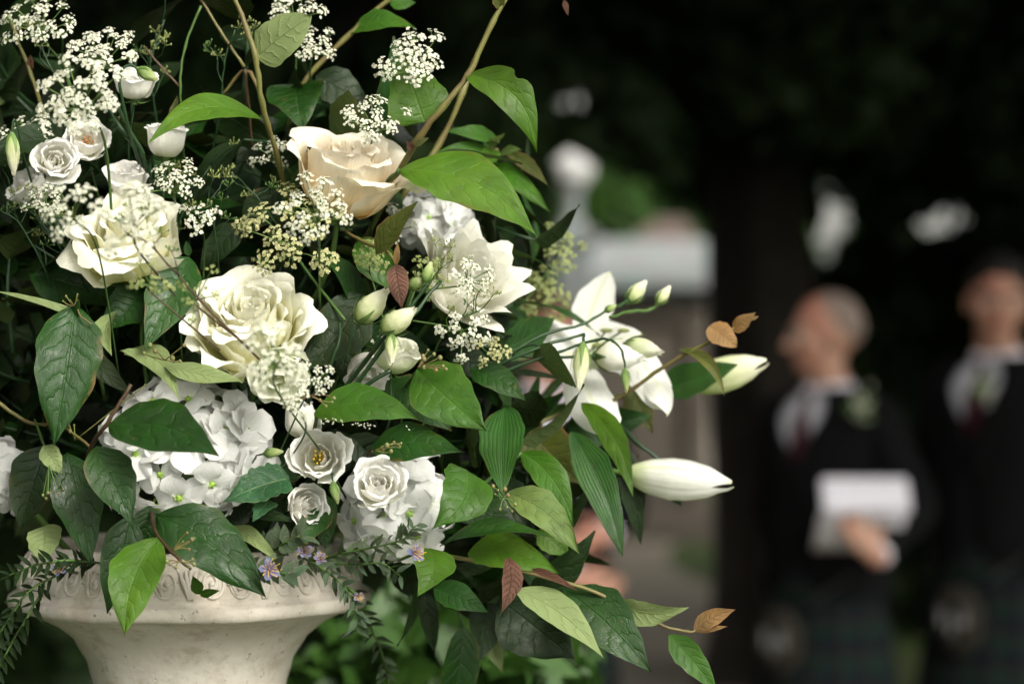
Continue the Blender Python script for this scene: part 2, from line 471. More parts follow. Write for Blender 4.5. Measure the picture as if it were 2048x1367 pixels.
# ---- rose-like heads: every petal is a mesh of its own
def petal_grid(f, R, H, p, rs, nt=15, na=17):
    """f 0 innermost .. 1 outermost"""
    F5 = [0, .25, .55, .8, 1]
    rm, rt, zt = R * np.interp(f, F5, p['rm']), R * np.interp(f, F5, p['rt']), H * np.interp(f, F5, p['zt'])
    aw = math.radians(np.interp(f, [0, .3, 1], p['aw'])) * rs.uniform(.82, 1.15)
    refl = p['reflex'] * (.22 + .78 * sstep(.15, .95, f)) * rs.uniform(.5, 1.45)
    zt *= rs.uniform(.90, 1.06); rt *= rs.uniform(.93, 1.07)
    mid = [(0.0, 0.0), (rm * .62, H * .06), (rm * 1.0, zt * .36), ((rm * .55 + rt * .45) * 1.02, zt * .74), (rt, zt)]
    rx = refl * R
    up = p.get('lift', .35)
    mid += [(rt + rx * .5, zt + rx * .18), (rt + rx, zt - rx * (.5 - up))]
    c = catmull([(a, b, 0) for a, b in mid], 8)
    seg = np.r_[0, np.cumsum(np.linalg.norm(np.diff(c, axis=0), axis=1))]
    seg /= seg[-1]
    t = np.linspace(0, 1, nt)[:, None] ** .9
    a = np.linspace(-1, 1, na)[None, :]
    pe = np.interp(f, [0, .2, .5, 1], [2.6, 2.2, p['pe'] * 1.15, p['pe']])
    drop = p['drop'] * (0.35 + 0.65 * f) * rs.uniform(.7, 1.3)
    skew = rs.uniform(-.3, .3)
    tt = t * (1 - drop * np.abs(a - skew * (1 - a * a)) ** pe)
    tt = tt * (1 - t ** 4 * (.018 * np.sin(13 * a + rs.uniform(0, 6)) + .012 * np.sin(23 * a + rs.uniform(0, 6))))
    r = np.interp(tt, seg, c[:, 0]); z = np.interp(tt, seg, c[:, 1])
    ang = a * aw * (.30 + .70 * sstep(0, .55, t))
    k1, k2, p1, p2 = rs.uniform(2.5, 4.5), rs.uniform(7, 13), rs.uniform(0, 6), rs.uniform(0, 6)
    wv = np.sin(k1 * a + p1) + .55 * np.sin(k2 * a + p2)
    ruf = p['ruffle'] * R * wv * t ** 2.5
    roll = p['roll'] * R * sstep(.2, .9, f) * np.abs(a) ** 2.5 * t ** 2 * rs.uniform(.5, 1.4)
    r = r + ruf * (.45 + .55 * f) + roll
    z = z - roll * .7 + .55 * p['ruffle'] * R * np.sin(k2 * .7 * a + p1) * t ** 3
    r = r + .035 * R * f * np.sin(2.2 * a + p2) * t                      # nothing is quite round
    pt = p.get('pinch', 0) * R * sstep(.35, .8, f) * np.exp(-((a - skew) / .28) ** 2) * t ** 5
    r = r + pt; z = z + pt * .15
    if f < .3: r = r * (1 + .45 * (1 - f / .3) * a * (1 if rs.random() < .5 else -1)) + .01 * R
    x, y = r * np.cos(ang), r * np.sin(ang)
    return np.stack([x, y, z], -1)

ROSE = dict(rm=(.05, .26, .52, .72, .78), rt=(.03, .25, .56, .86, .98), zt=(.93, 1.0, .98, .84, .60), aw=(125, 80, 57),
            reflex=.20, drop=.34, pe=1.45, ruffle=.020, roll=.17, pinch=.15, lift=.30)
LISI = dict(rm=(.08, .32, .60, .74, .78), rt=(.02, .26, .62, .90, 1.0), zt=(.90, .97, 1.0, .94, .82), aw=(120, 70, 54),
            reflex=.14, drop=.18, pe=1.9, ruffle=.062, roll=.09, pinch=.0, lift=.30)

def flower(name, label, cat, c, R, axis, mat, d=0.0, n=26, p=ROSE, hk=.95, seed=1, group=None, heart=None, green_out=0, stem_to=None, smat='stem_green', f0=0.0, jit=.12):
    """c: picture position of the middle of the head; R: its radius in picture units"""
    rs = np.random.default_rng(seed)
    Rm = S(R, d); H = Rm * hk
    ax = Vector(axis).normalized()
    base = P(c[0], c[1], d) - ax * H * .5
    root = empty(name, base, label, cat, group)
    root.matrix_world = axis_matrix(base, ax, rs.uniform(0, 6))
    for i in range(n):
        f = f0 + (1 - f0) * (i / (n - 1)) ** .88
        G = petal_grid(f, Rm, H, p, rs)
        mb = MB(); mb.grid(G, 0, flip=True)
        o = mb.build('petal', M[mat if i < n - green_out else 'lisi_green'], root)
        o.rotation_euler = (rs.normal(0, jit * .5) * (.3 + f), rs.normal(0, jit * .5) * (.3 + f), i * 2.39996 + rs.normal(0, jit * 1.6))
        o.location = tuple(rs.normal(0, .018 * Rm, 3))
    if heart:
        mb = MB()
        for i in range(heart[1]):
            a = i * 2.4; r = Rm * .11 * math.sqrt((i + .5) / heart[1]) * 1.6
            q = np.array((r * math.cos(a), r * math.sin(a), H * .30)); e = q * (1.5, 1.5, 1) + (0, 0, H * (.42 + rs.uniform(-.05, .08)))
            mb.tube([q * .5, q, e], Rm * .018, 5)
            mb.ball(e, (Rm * .05, Rm * .05, Rm * .075), 4, 6)
        mb.build('stamens', M[heart[0]], root)
    mb = MB()
    mb.ball((0, 0, 0), (Rm * .20, Rm * .20, Rm * .15), 6, 10)
    for i in range(5):
        A = leaf_grid(Rm * .75, Rm * .2, 'lance', bend=.15, fold=.2, nu=8, nv=4)
        a = i * 1.2566
        ca, sa = math.cos(a), math.sin(a)
        x = A[..., 0] * .85 + Rm * .08; zz = -A[..., 2] + A[..., 0] * .12 - Rm * .10
        mb.grid(np.stack([x * ca - A[..., 1] * sa, x * sa + A[..., 1] * ca, zz], -1))
    mb.build('calyx', M['sepal'], root)
    if stem_to is None:
        stem_to = (c[0] * .6 + 390 * .4, c[1] * .55 + 1150 * .45, d * .4 + .11)
    e = root.matrix_world.inverted() @ P(*stem_to)
    m_ = Vector((0, 0, -e.length * .35))
    mb = MB(); mb.tube(catmull([(0, 0, -Rm * .05), m_, e], 7), Rm * .055, 7)
    mb.build('stem', M[smat], root)
    return root

# ---- hydrangea: floret > petal
_hp = None
def hydrangea(label, c, R, d, axis, n, fl, seed, squash=(1, 1, .8)):
    """R: radius of the head, fl: radius of a floret (picture units)"""
    global _hp
    rs = np.random.default_rng(seed)
    if _hp is None:
        _hp = []
        for q in range(5):
            A = leaf_grid(1.0, 1.02, 'petal', bend=rs.uniform(.0, .08), fold=-.03, curl=-.14 + .08 * q, wave=.05, quilt=0, nu=11, nv=8, ph=q * 1.7)
            mb = MB(); mb.grid(A); _hp.append(mb.mesh('petal', M['hydrangea']))
        mb = MB()
        mb.ball((0, 0, .02), (.13, .13, .12), 5, 8)
        for i in range(4): mb.ball((.1 * math.cos(i * 1.57), .1 * math.sin(i * 1.57), .08), .05, 4, 6)
        mb.tube([(0, 0, 0), (0, 0, -.5), (0, 0, -1.3)], (.06, .05, .05), 5)
        _hp.append(mb.mesh('floret', M['eye_green']))
    Rm, fr = S(R, d), S(fl, d)
    ctr = P(c[0], c[1], d)
    root = empty('hydrangea', ctr, label, 'hydrangea')
    root.matrix_world = axis_matrix(ctr, axis, 0)
    for i in range(n):
        u = (i + .5) / n
        cz = 1 - 1.25 * u                       # from the top down past the equator
        rr = math.sqrt(max(0, 1 - cz * cz)); a = i * 2.39996 + rs.normal(0, .12)
        nrm = Vector((rr * math.cos(a), rr * math.sin(a), cz))
        nrm = (nrm + Vector(rs.normal(0, .16, 3))).normalized()
        pos = Vector((nrm.x * squash[0], nrm.y * squash[1], nrm.z * squash[2])) * (Rm - fr * .25) * rs.uniform(.84, 1.08)
        fo = link('floret', _hp[5], root)
        s = fr * rs.uniform(.85, 1.15)
        fo.matrix_local = axis_matrix(pos, nrm, rs.uniform(0, 6)) @ Matrix.Scale(s, 4)
        for q in range(4):
            po = link('petal', _hp[rs.integers(0, 5)], fo)
            po.rotation_euler = (rs.normal(0, .26), rs.normal(-.14, .30), q * math.pi / 2 + rs.normal(0, .1))
            po.location = (.03 * math.cos(q * math.pi / 2), .03 * math.sin(q * math.pi / 2), .012 * q)
            k = rs.uniform(.88, 1.1); po.scale = (k, k * rs.uniform(.9, 1.1), k)
    mb = MB(); mb.ball((0, 0, 0), (Rm * .55, Rm * .55, Rm * .42), 8, 12)
    e = root.matrix_world.inverted() @ P(c[0] * .5 + 195, 1170, .12)
    mb.tube(catmull([(0, 0, 0), e * .5 + Vector((0, 0, -Rm * .4)), e], 5), .003, 7)
    mb.build('stem', M['stem_green'], root)
    return root

# ---- lace flowers: umbel of umbellets
def floret_into(mb, c, Rm, s, rs, mi, np_=5):
    for q in range(np_):
        a = q * 2 * math.pi / np_ + rs.uniform(-.3, .3)
        k = s * rs.uniform(.8, 1.25)
        ca, sa = math.cos(a), math.sin(a)
        pts = [(.08, -.05, 0), (.55, -.36, .12), (.95, -.26, .02), (.80, .0, -.04), (.95, .26, .02), (.55, .36, .12), (.08, .05, 0)]
        vs_ = [c + Rm @ (np.array((x * ca - y * sa, x * sa + y * ca, z)) * k) for x, y, z in pts]
        mb.add(vs_, [(0, 1, 2, 3), (0, 3, 4, 5, 6)], mi)
    mb.ball(c, s * .16, 3, 5, 2)

def umbel(label, c, R, d=0.0, axis=(0, -.75, .65), n=14, stem_to=None, tone='lace_white', nf=14, ur=None, seed=1, fs=.74, lift=.9, group=None, smat='stem_green', loose=0.02, dome=.14):
    rs = np.random.default_rng(seed)
    Rm = S(R * 1.08, d)
    ax = (Vector(axis).normalized() + Vector((0, -.45, 0))).normalized()
    mw = axis_matrix(P(c[0], c[1], d), ax, rs.uniform(0, 6))
    hub = mw @ Vector((0, 0, -Rm * lift))
    root = empty('lace_flower', hub, label, 'lace flower', group)
    mw.translation = hub; root.matrix_world = mw
    ur = S(ur, d) if ur else Rm * .80 / math.sqrt(n)
    for i in range(n):
        rr = Rm * math.sqrt((i + .4) / n) * .88 + rs.normal(0, Rm * .08)
        a = i * 2.39996 + rs.normal(0, .15)
        pos = np.array((rr * math.cos(a), rr * math.sin(a), Rm * lift - dome * rr * rr / Rm + rs.normal(0, Rm * (.05 + loose))))
        nrm = Vector((pos[0] * .55, pos[1] * .55, Rm)).normalized()
        F = np.array(nrm.to_track_quat('Z', 'Y').to_matrix())
        mb = MB()
        base = pos - F @ np.array((0, 0, ur * .8))
        mb.tube(catmull([(0, 0, 0), base * np.array((.45, .45, .6)), base], 4), max(.00045, Rm * .010), 5, 1, cap=False)
        kk = ur * rs.uniform(.82, 1.12)
        m = max(4, int(nf * 1.0 * rs.uniform(.6, 1.25)))
        for j in range(m):
            r2 = kk * math.sqrt((j + .3) / m); b = j * 2.39996 + rs.normal(0, .2)
            lp = np.array((r2 * math.cos(b), r2 * math.sin(b), rs.normal(0, kk * .16) - .35 * r2 * r2 / kk))
            fp = pos + F @ lp
            ln = Vector((lp[0] * .6, lp[1] * .6, kk)).normalized()
            ln = (ln + Vector(rs.normal(0, .22, 3))).normalized()
            G = F @ np.array(ln.to_track_quat('Z', 'Y').to_matrix())
            v3 = [base, base * .3 + fp * .7 + rs.normal(0, kk * .03, 3), fp]
            w = max(.00022, kk * .018)
            e = F @ np.array((w, 0, 0)); g = F @ np.array((0, w, 0))
            mb.add([v3[0] - e, v3[0] + e, v3[1] + e, v3[1] - e, v3[2] + e * .7, v3[2] - e * .7, v3[0] + g, v3[1] + g, v3[2] + g * .7],
                   [(0, 1, 2, 3), (3, 2, 4, 5), (1, 6, 7, 2), (2, 7, 8, 4), (6, 0, 3, 7), (7, 3, 5, 8)], 1)
            floret_into(mb, fp, G, kk * 1.15 / math.sqrt(m) * fs * rs.uniform(.85, 1.15), rs, 0)
        mb.build('umbellet', [M[tone], M['pedicel'], M['lace_green']], root)
    if stem_to is None:
        stem_to = (c[0] * .6 + 390 * .4 + rs.uniform(-30, 30), c[1] * .5 + 1150 * .5, d * .3 + .1)
    e = root.matrix_world.inverted() @ P(*stem_to)
    mb = MB()
    mb.tube(catmull([(0, 0, 0), Vector((0, 0, -e.length * .3)), e], 7), max(.0007, min(.0012, Rm * .030)), 7)
    mb.build('stem', M[smat], root)
    return root

# ---- closed buds
def bud(parent, b, t, w, d=(0, 0), mat='bud_cream', lobes=5, twist=1.1, sep=5, name='bud', seed=0, tipk=.06):
    rs = np.random.default_rng(seed + int(b[0]) + int(b[1]))
    B, T = P(b[0], b[1], d[0]), P(t[0], t[1], d[1])
    L = (T - B).length; W = S(w, d[0]) / 2
    ax = (T - B).normalized()
    Mx = np.array(ax.to_track_quat('Z', 'Y').to_matrix())
    prof = np.array([(0, .25), (.04, .45), (.15, .78), (.32, 1), (.5, .97), (.68, .78), (.84, .50), (.95, .26), (1, tipk)])
    nu, nv = 18, 20
    A = np.zeros((nu, nv, 3))
    for i in range(nu):
        u = i / (nu - 1); r = np.interp(u, prof[:, 0], prof[:, 1]) * W
        for j in range(nv):
            a = 2 * math.pi * j / nv
            saw = ((lobes * (a + twist * u * 1.5) / (2 * math.pi)) % 1.0)
            rr = r * (1 + (.16 * (saw - .5)) * sstep(.1, .6, u)) + rs.normal(0, W * .01)
            A[i, j] = Mx @ np.array((rr * math.cos(a), rr * math.sin(a), u * L * (1 + .05 * math.sin(3 * a + 1) * (u > .9)))) + np.array(B)
    mb = MB(); mb.grid(A - np.array(parent.location), 0, wrap=True)
    o = mb.build(name, M[mat], parent)
    if sep:
        mb = MB()
        for i in range(sep):
            a = 2 * math.pi * i / sep
            ln = L * rs.uniform(.40, .62)
            for_ = []
            for u in np.linspace(0, 1, 7):
                r = np.interp(u * ln / L, prof[:, 0], prof[:, 1]) * W * 1.10 + W * .05 + W * .25 * u * u
                hw = W * .30 * (1 - u) ** .8 + W * .02
                row = []
                for s_ in (-1, 0, 1):
                    rr = r + (0 if s_ else W * .04)
                    p_ = np.array((rr * math.cos(a) - s_ * hw * math.sin(a), rr * math.sin(a) + s_ * hw * math.cos(a), u * ln))
                    row.append(Mx @ p_ + np.array(B))
                for_.append(row)
            mb.grid(np.array(for_) - np.array(parent.location))
        mb.ball(np.array(B) - np.array(parent.location), W * .38, 5, 8)
        mb.build('sepals', M['sepal'], o)
    return o

def berries(parent, pts, d, r=4.5, mat='berry', stem_w=3, frm=None, name='bud_cluster', smat='stem_tan'):
    """a small cyme of round flower buds: one part"""
    mb = MB(); o = np.array(parent.location)
    f0 = P(frm[0], frm[1], d) if frm else P(*pts[0], d)
    for i, (x, y) in enumerate(pts):
        dd = d + random.uniform(-.006, .006)
        c = P(x, y, dd)
        m_ = (f0 * .4 + c * .6) + Vector((0, 0, S(random.uniform(-4, 4))))
        mb.tube(catmull([f0 - Vector(o), m_ - Vector(o), c - Vector(o)], 3), S(stem_w) * .42, 5, 1)
        rr = S(r * .72 * random.uniform(.6, 1.3))
        mb.ball(np.array(c) - o, (rr, rr, rr * 1.15), 6, 8)
    return mb.build(name, [M[mat], M[smat]], parent)
# ------------------------------------------------------------------ setting materials
def ground_mat():
    k = NT('grass_ground')
    o = k.obj()
    n1, n2 = k.noise(0.6, 4, vec=o), k.noise(14, 5, 0.7, vec=o)
    c = k.mix(k.mr(n1, .35, .65), (0.030, 0.050, 0.014), (0.055, 0.060, 0.025))
    c = k.mix(k.mr(n2, .4, .7), c, (0.05, 0.085, 0.02))
    return k.bsdf(c, .9, k.bump(n2, .8, .03), .2)
def gravel_mat():
    k = NT('gravel')
    o = k.obj()
    n1, n2 = k.noise(1.2, 4, vec=o), k.noise(60, 3, .7, vec=o)
    c = k.mix(k.mr(n1, .35, .65), (0.20, 0.175, 0.14), (0.15, 0.13, 0.10))
    c = k.mix(k.mr(n2, .4, .65), c, (0.24, 0.21, 0.17))
    return k.bsdf(c, .9, k.bump(n2, .8, .01), .2)
def stone_mat(name, c1, c2, c3, s=9.0, fine=120, bd=.002):
    k = NT(name)
    o = k.obj()
    n1, n2, n3 = k.noise(s, 6, .62, vec=o), k.noise(fine, 4, .6, vec=o), k.noise(s * 3.1, 5, .7, vec=o)
    c = k.mix(k.mr(n1, .38, .66), c1, c2)
    c = k.mix(k.mr(n3, .47, .68, 0, .75), c, c3)
    mp = k.n('Mapping'); k.put(mp.inputs[0], o); mp.inputs['Scale'].default_value = (1, 1, .18)
    stk = k.mr(k.noise(s * 4.5, 5, .7, mp.outputs[0]), .54, .76, 0, .5)
    c = k.mix(stk, c, tuple(x * .8 for x in c3))
    pit = k.mr(k.noise(fine * 1.6, 2, vec=o), .66, .74, 0, .6)
    c = k.mix(pit, c, tuple(x * .45 for x in c3))
    h = k.math('ADD', k.math('MULTIPLY', n3, .8), k.math('SUBTRACT', k.math('MULTIPLY', n2, .5), pit))
    return k.bsdf(c, .86, k.bump(h, .7, bd), .25)
M['grass_ground'] = ground_mat()
M['gravel'] = gravel_mat()
M['urn_stone'] = stone_mat('urn_stone', (0.62, 0.58, 0.52), (0.54, 0.49, 0.43), (0.38, 0.32, 0.26))
M['pale_stone'] = stone_mat('pale_stone', (0.24, 0.235, 0.25), (0.21, 0.205, 0.21), (0.15, 0.28, 0.26), s=2.5, fine=30, bd=.01)
M['skylit_stone'] = stone_mat('skylit_stone', (0.56, 0.55, 0.56), (0.52, 0.51, 0.51), (0.42, 0.46, 0.45), s=2.5, fine=30, bd=.006)  # paler copy of the pillar stone: skylight on the ball put into its colour
M['brown_stone'] = stone_mat('brown_stone', (0.10, 0.085, 0.07), (0.075, 0.064, 0.054), (0.05, 0.043, 0.036), s=2.5, fine=30, bd=.01)
M['pink_tile'] = plain_mat('pink_tile', (0.15, 0.11, 0.10), .9, c2=(0.11, 0.085, 0.075), scale=3)
M['render_wall'] = plain_mat('render_wall', (0.46, 0.42, 0.38), .85, scale=2)
M['dark_glass'] = plain_mat('dark_glass', (0.02, 0.022, 0.025), .15)
M['door_paint'] = plain_mat('door_paint', (0.05, 0.07, 0.05), .5)
M['bark'] = plain_mat('bark', (0.018, 0.014, 0.010), .95, c2=(0.009, 0.007, 0.005), scale=9, bstr=.9, bd=.03)
M['yew'] = plain_mat('yew', (0.014, 0.030, 0.007), .6, c2=(0.009, 0.020, 0.005), scale=2, bstr=0, trans=0.0, spec=.2)
M['broadleaf'] = plain_mat('broadleaf', (0.040, 0.10, 0.014), .55, c2=(0.03, 0.07, 0.015), scale=2, bstr=0, trans=.25)
M['shrub_leaf'] = plain_mat('shrub_leaf', (0.042, 0.105, 0.014), .5, c2=(0.022, 0.065, 0.010), scale=14, bstr=0, trans=.25)
M['soil'] = plain_mat('soil', (0.030, 0.022, 0.015), .95, scale=60, bstr=.9, bd=.004)

# ------------------------------------------------------------------ ground and path
mb = MB()
mb.grid(np.array([[(x, y, 0.0) for x in np.linspace(-400, 400, 9)] for y in np.linspace(-60, 900, 9)]), flip=True)
tag(mb.build('ground', M['grass_ground']), kind='structure')
mb = MB()
ys = np.linspace(3.0, 24.0, 22)
mb.grid(np.array([[(-1.4 + .12 * math.sin(y * .7) + s * (2.7 + .10 * math.sin(y * 1.1 + 1)), y, .004) for s in np.linspace(0, 1, 8)] for y in ys]), flip=True)
tag(mb.build('path', M['gravel']), kind='structure')

# ------------------------------------------------------------------ trees and hedges
def leaf_quads(name, C, size, mat, parent, elong=1.7, seed=0, kind=None):
    rs = np.random.default_rng(seed)
    n = len(C)
    U = rs.normal(size=(n, 3)); U /= np.linalg.norm(U, axis=1)[:, None]
    V = rs.normal(size=(n, 3)); V -= U * (U * V).sum(1)[:, None]; V /= np.linalg.norm(V, axis=1)[:, None]
    s = (np.broadcast_to(size, (n,)) * rs.uniform(.6, 1.3, n))[:, None]
    Wn = np.cross(U, V)
    a, b = U * s * elong * .5, V * s * .5
    vs_ = np.stack([C - a, C - b * .9 + Wn * s * .1, C + a, C + b * .9 + Wn * s * .1], 1).reshape(-1, 3)
    me = bpy.data.meshes.new(name)
    me.vertices.add(n * 4); me.vertices.foreach_set('co', vs_.ravel())
    me.loops.add(n * 4); me.loops.foreach_set('vertex_index', np.arange(n * 4))
    me.polygons.add(n); me.polygons.foreach_set('loop_start', np.arange(n) * 4)
    me.materials.append(mat)
    me.update(calc_edges=True)
    o = link(name, me, parent)
    if kind: o['kind'] = kind
    return o

def clump_points(centers, radii, per, rs, shell=.55):
    out = []
    for c, r in zip(centers, radii):
        k = int(per)
        d = rs.normal(size=(k, 3)); d /= np.linalg.norm(d, axis=1)[:, None]
        rad = (shell + (1 - shell) * rs.random(k) ** .6)[:, None]
        out.append(np.array(c) + d * rad * np.array(r))
    return np.vstack(out)

# openings between the boughs through which the pale sky shows: column, row, half breadth, half height, lean
GAPS = [(1664, 405, 30, 52, -.40), (1650, 462, 26, 34, 0), (1880, 440, 44, 30, .75), (1142, 206, 30, 22, 0), (1380, 203, 20, 22, 0), (1110, 64, 14, 14, 0), (1268, 292, 9, 16, 0), (1655, 520, 10, 12, 0), (835, 258, 26, 26, 0)]
CAMV = np.array((0, -FOCUS, CAM_Z))
def open_gaps(C, pad=.046, avenue=True):
    D = C[:, 1] - CAMV[1]
    px = 1024 + (C[:, 0]) / D * FPX; py = 683.5 - (C[:, 2] - CAM_Z) / D * FPX
    keep = np.ones(len(C), bool)
    for gx, gy, hx, hy, ln in GAPS:
        dx = px - gx + ln * (py - gy); dy = py - gy
        q = pad * FPX / D
        keep &= (((dx / (hx + q)) ** 2 + (dy / (hy + q)) ** 2) > 1) | (RNG.random(len(C)) < .05)      # stray twigs cross the openings
    if avenue:                                   # the open way between the near trees, over the path
        keep &= ~((px > 1085) & (px < 1452) & (py > 255 + (px - 1085) * .45))
    return C[keep]

def wx(px, D): return (px - 1024) / FPX * D
def wz(py, D): return CAM_Z - (py - 683.5) / FPX * D

def trunk(parent, base, top, r0, r1, limbs, seed):
    rs = np.random.default_rng(seed)
    mb = MB()
    b, t = np.array(base), np.array(top)
    n = 14
    A = np.zeros((n, 20, 3))
    for i in range(n):
        u = i / (n - 1); r = r0 + (r1 - r0) * u ** .7 + r0 * .5 * math.exp(-u * 14)
        c = b + (t - b) * u + np.array((math.sin(u * 4 + seed), math.cos(u * 3 + seed), 0)) * r0 * .12
        for j in range(20):
            a = 2 * math.pi * j / 20
            rr = r * (1 + .13 * math.sin(5 * a + u * 2 + seed) + .06 * math.sin(9 * a - u * 5))
            A[i, j] = c + rr * np.array((math.cos(a), math.sin(a), 0))
    mb.grid(A, 0, wrap=True, flip=True)
    mb.build('trunk', M['bark'], parent)
    for q in limbs:
        mb = MB()
        pts = catmull([b + (t - b) * q[0], np.array(q[1]), np.array(q[2])], 6)
        mb.tube(pts, np.linspace(r1 * .75, r1 * .15, len(pts)), 9)
        mb.build('limb', M['bark'], parent)

rs = np.random.default_rng(3)
# the big old yew behind the two men
t = empty('yew_tree', (wx(1562, 11), 9.14, 0), 'huge dark yew trunk and crown behind the two men', 'tree')
o = np.array(t.location)
trunk(t, (0, 0, -.05), (-.12, .3, 4.2), .27, .17, [(.62, (-1.3, -.6, 3.2), (-2.6, -1.2, 3.5)), (.7, (1.2, -.8, 3.4), (2.4, -1.8, 3.7)), (.8, (.1, -1.5, 3.9), (-.3, -3.2, 4.1))], 3)
cs = [(rs.uniform(-2.4, 4.4), rs.uniform(-1.0, 1.4), rs.uniform(2.35, 4.6)) for _ in range(84)]
cs += [(rs.uniform(-3.2, 4.2), rs.uniform(-5.0, 1.6), rs.uniform(4.1, 5.2)) for _ in range(90)]  # overhead crown out of view, drawn forward to cut the sky light
cs += [(rs.uniform(.6, 4.4), rs.uniform(-8.0, -4.6), rs.uniform(3.7, 4.7)) for _ in range(60)]      # unseen boughs added to keep the sun off the men
C = clump_points(cs, [(.62, .6, .45)] * len(cs), 760, rs)
C = open_gaps(C + o) - o
leaf_quads('crown', C, .105, M['yew'], t, seed=1)
# second yew at the right edge
t = empty('yew_tree', (wx(2090, 12.5), 10.64, 0), 'dark yew at the far right edge behind the dark-haired man', 'tree')
o = np.array(t.location)
trunk(t, (0, 0, -.05), (-.2, .2, 4.0), .30, .18, [(.6, (-1.0, -.4, 3.0), (-1.9, -.9, 3.2))], 5)
cs = [(rs.uniform(-2.6, 1.8), rs.uniform(-.8, 1.6), rs.uniform(2.2, 4.8)) for _ in range(60)]
C = open_gaps(clump_points(cs, [(.6, .6, .45)] * len(cs), 700, rs) + o) - o
leaf_quads('crown', C, .105, M['yew'], t, seed=2)
# yew behind the flowers on the left
t = empty('yew_tree', (wx(300, 10), 8.14, 0), 'dark yew filling the background behind the flowers', 'tree')
o = np.array(t.location)
trunk(t, (0, 0, -.05), (.2, .2, 4.2), .34, .2, [(.55, (1.2, -.3, 3.0), (2.3, -.6, 3.3)), (.6, (-1.2, -.3, 3.1), (-2.2, -.6, 3.4))], 8)
cs = [(rs.uniform(-2.6, 1.85), rs.uniform(-1.0, 1.2), rs.uniform(1.6, 4.4)) for _ in range(100)]
cs += [(rs.uniform(-2.6, 2.2), rs.uniform(-4.6, 1.4), rs.uniform(3.9, 5.0)) for _ in range(60)]  # high unseen crown, stretched forward so less sky light comes in
C = open_gaps(clump_points(cs, [(.55, .55, .42)] * len(cs), 760, rs) + o) - o
leaf_quads('crown', C, .10, M['yew'], t, seed=3)

# unseen yew added left of the frame to shade that side of the urn
t = empty('yew_tree', (-2.3, .9, 0), 'unseen yew added beyond the left edge to shade that side', 'tree')
trunk(t, (0, 0, -.05), (.1, .1, 4.0), .28, .16, [(.6, (.5, -.2, 2.9), (1.0, -.4, 3.2))], 14)
cs = [(rs.uniform(-1.0, .8), rs.uniform(-1.6, 1.6), rs.uniform(.7, 4.2)) for _ in range(60)]
cs += [(rs.uniform(-.8, 2.3), rs.uniform(-.6, 2.0), rs.uniform(3.2, 4.4)) for _ in range(40)]
leaf_quads('crown', clump_points(cs, [(.5, .5, .42)] * len(cs), 1100, rs), .07, M['yew'], t, seed=9)

def hedge(label, x0, x1, y, h, dep, n, seed, mat='yew', cut=True, size=.095):
    rs = np.random.default_rng(seed)
    r = empty('hedge', ((x0 + x1) / 2, y, 0), label, 'hedge')
    o = np.array(r.location)
    cs = []
    for i in range(n):
        cs.append((rs.uniform(x0, x1), y + rs.uniform(-dep, dep), rs.uniform(0.1, h * rs.uniform(.85, 1.0))))
    C = clump_points(cs, [(.42, .36, .34)] * n, 560, rs)
    C = C[C[:, 2] > .02]
    if cut: C = open_gaps(C)
    leaf_quads('foliage', C - o, size, M[mat], r, seed=seed)
    mb = MB()
    for i in range(int((x1 - x0) / .5)):
        x = x0 + .25 + i * .5
        mb.tube([(x - o[0], 0, -.03), (x - o[0] + rs.normal(0, .1), rs.normal(0, .1), h * .75)], (.03, .012), 6)
    mb.build('stems', M['bark'], r)
hedge('dark clipped hedge behind the men from trunk to right edge', wx(1450, 13.6), wx(2350, 13.6), 11.8, 2.15, .35, 120, 21)
hedge('dark hedge behind the urn and flowers', wx(-250, 9), wx(1085, 9.3), 7.4, 2.35, .35, 120, 22)

# two broadleaved trees far behind the monument
for i, (px, D, h, lab) in enumerate([(1210, 31, 6.5, 'green broadleaved tree far behind the stone ball pillar'), (1480, 34, 7.5, 'dark green broadleaved tree far behind the pink roofed lodge')]):
    t = empty('broadleaved_tree', (wx(px, D), D - FOCUS, 0), lab, 'tree')
    o = np.array(t.location)
    trunk(t, (0, 0, -.05), (.1, 0, h * .6), .22, .1, [(.6, (-.8, 0, h * .6), (-1.5, 0, h * .75)), (.7, (.8, 0, h * .65), (1.4, 0, h * .8))], 11 + i)
    cs = [(rs.uniform(-2.4, 2.4), rs.uniform(-1, 1), rs.uniform(1.2, h)) for _ in range(60)]
    C = open_gaps(clump_points(cs, [(.7, .6, .55)] * len(cs), 260, rs) + o, .05, False) - o
    leaf_quads('crown', C, .2, M['broadleaf'], t, seed=30 + i)

# ------------------------------------------------------------------ lodge with a pinkish roof, far off
D = 27.0
hx, hy = wx(1300, D), D - FOCUS
r = empty('lodge', (hx, hy, 0), 'low lodge with pinkish tiled roof far behind the stone monument', 'house')
mb = MB(); mb.box((-.9, 0, 0), (.72, 3.0, 2.15)); mb.build('wall', M['render_wall'], r, smooth=False)
mb = MB()
zp = wz(452, D); ze = 2.15
mb.add([(-1.0, -.12, ze), (.85, -.12, ze), (.85, 3.1, ze), (-1.0, 3.1, ze), (.18, 1.3, zp + .15), (.46, 1.3, zp + .15)], [(0, 1, 5, 4), (1, 2, 5), (2, 3, 4, 5), (3, 0, 4), (3, 2, 1, 0)])
rf = mb.build('roof', M['pink_tile'], r, smooth=False)
mb = MB()
for i in range(9):
    u = (i + .5) / 9
    x0, x1 = -1.0 + 1.18 * u, .85 - .39 * u
    y = -.12 + 1.42 * u; z = ze + (zp + .15 - ze) * u
    mb.box((x0, y - .05, z - .005), (x1, y + .09, z + .025))
mb.build('tile_course', M['pink_tile'], rf, smooth=False)
mb = MB(); mb.box((-.5, -.03, .9), (-.1, .02, 1.6)); w_ = mb.build('window', M['render_wall'], r, smooth=False)
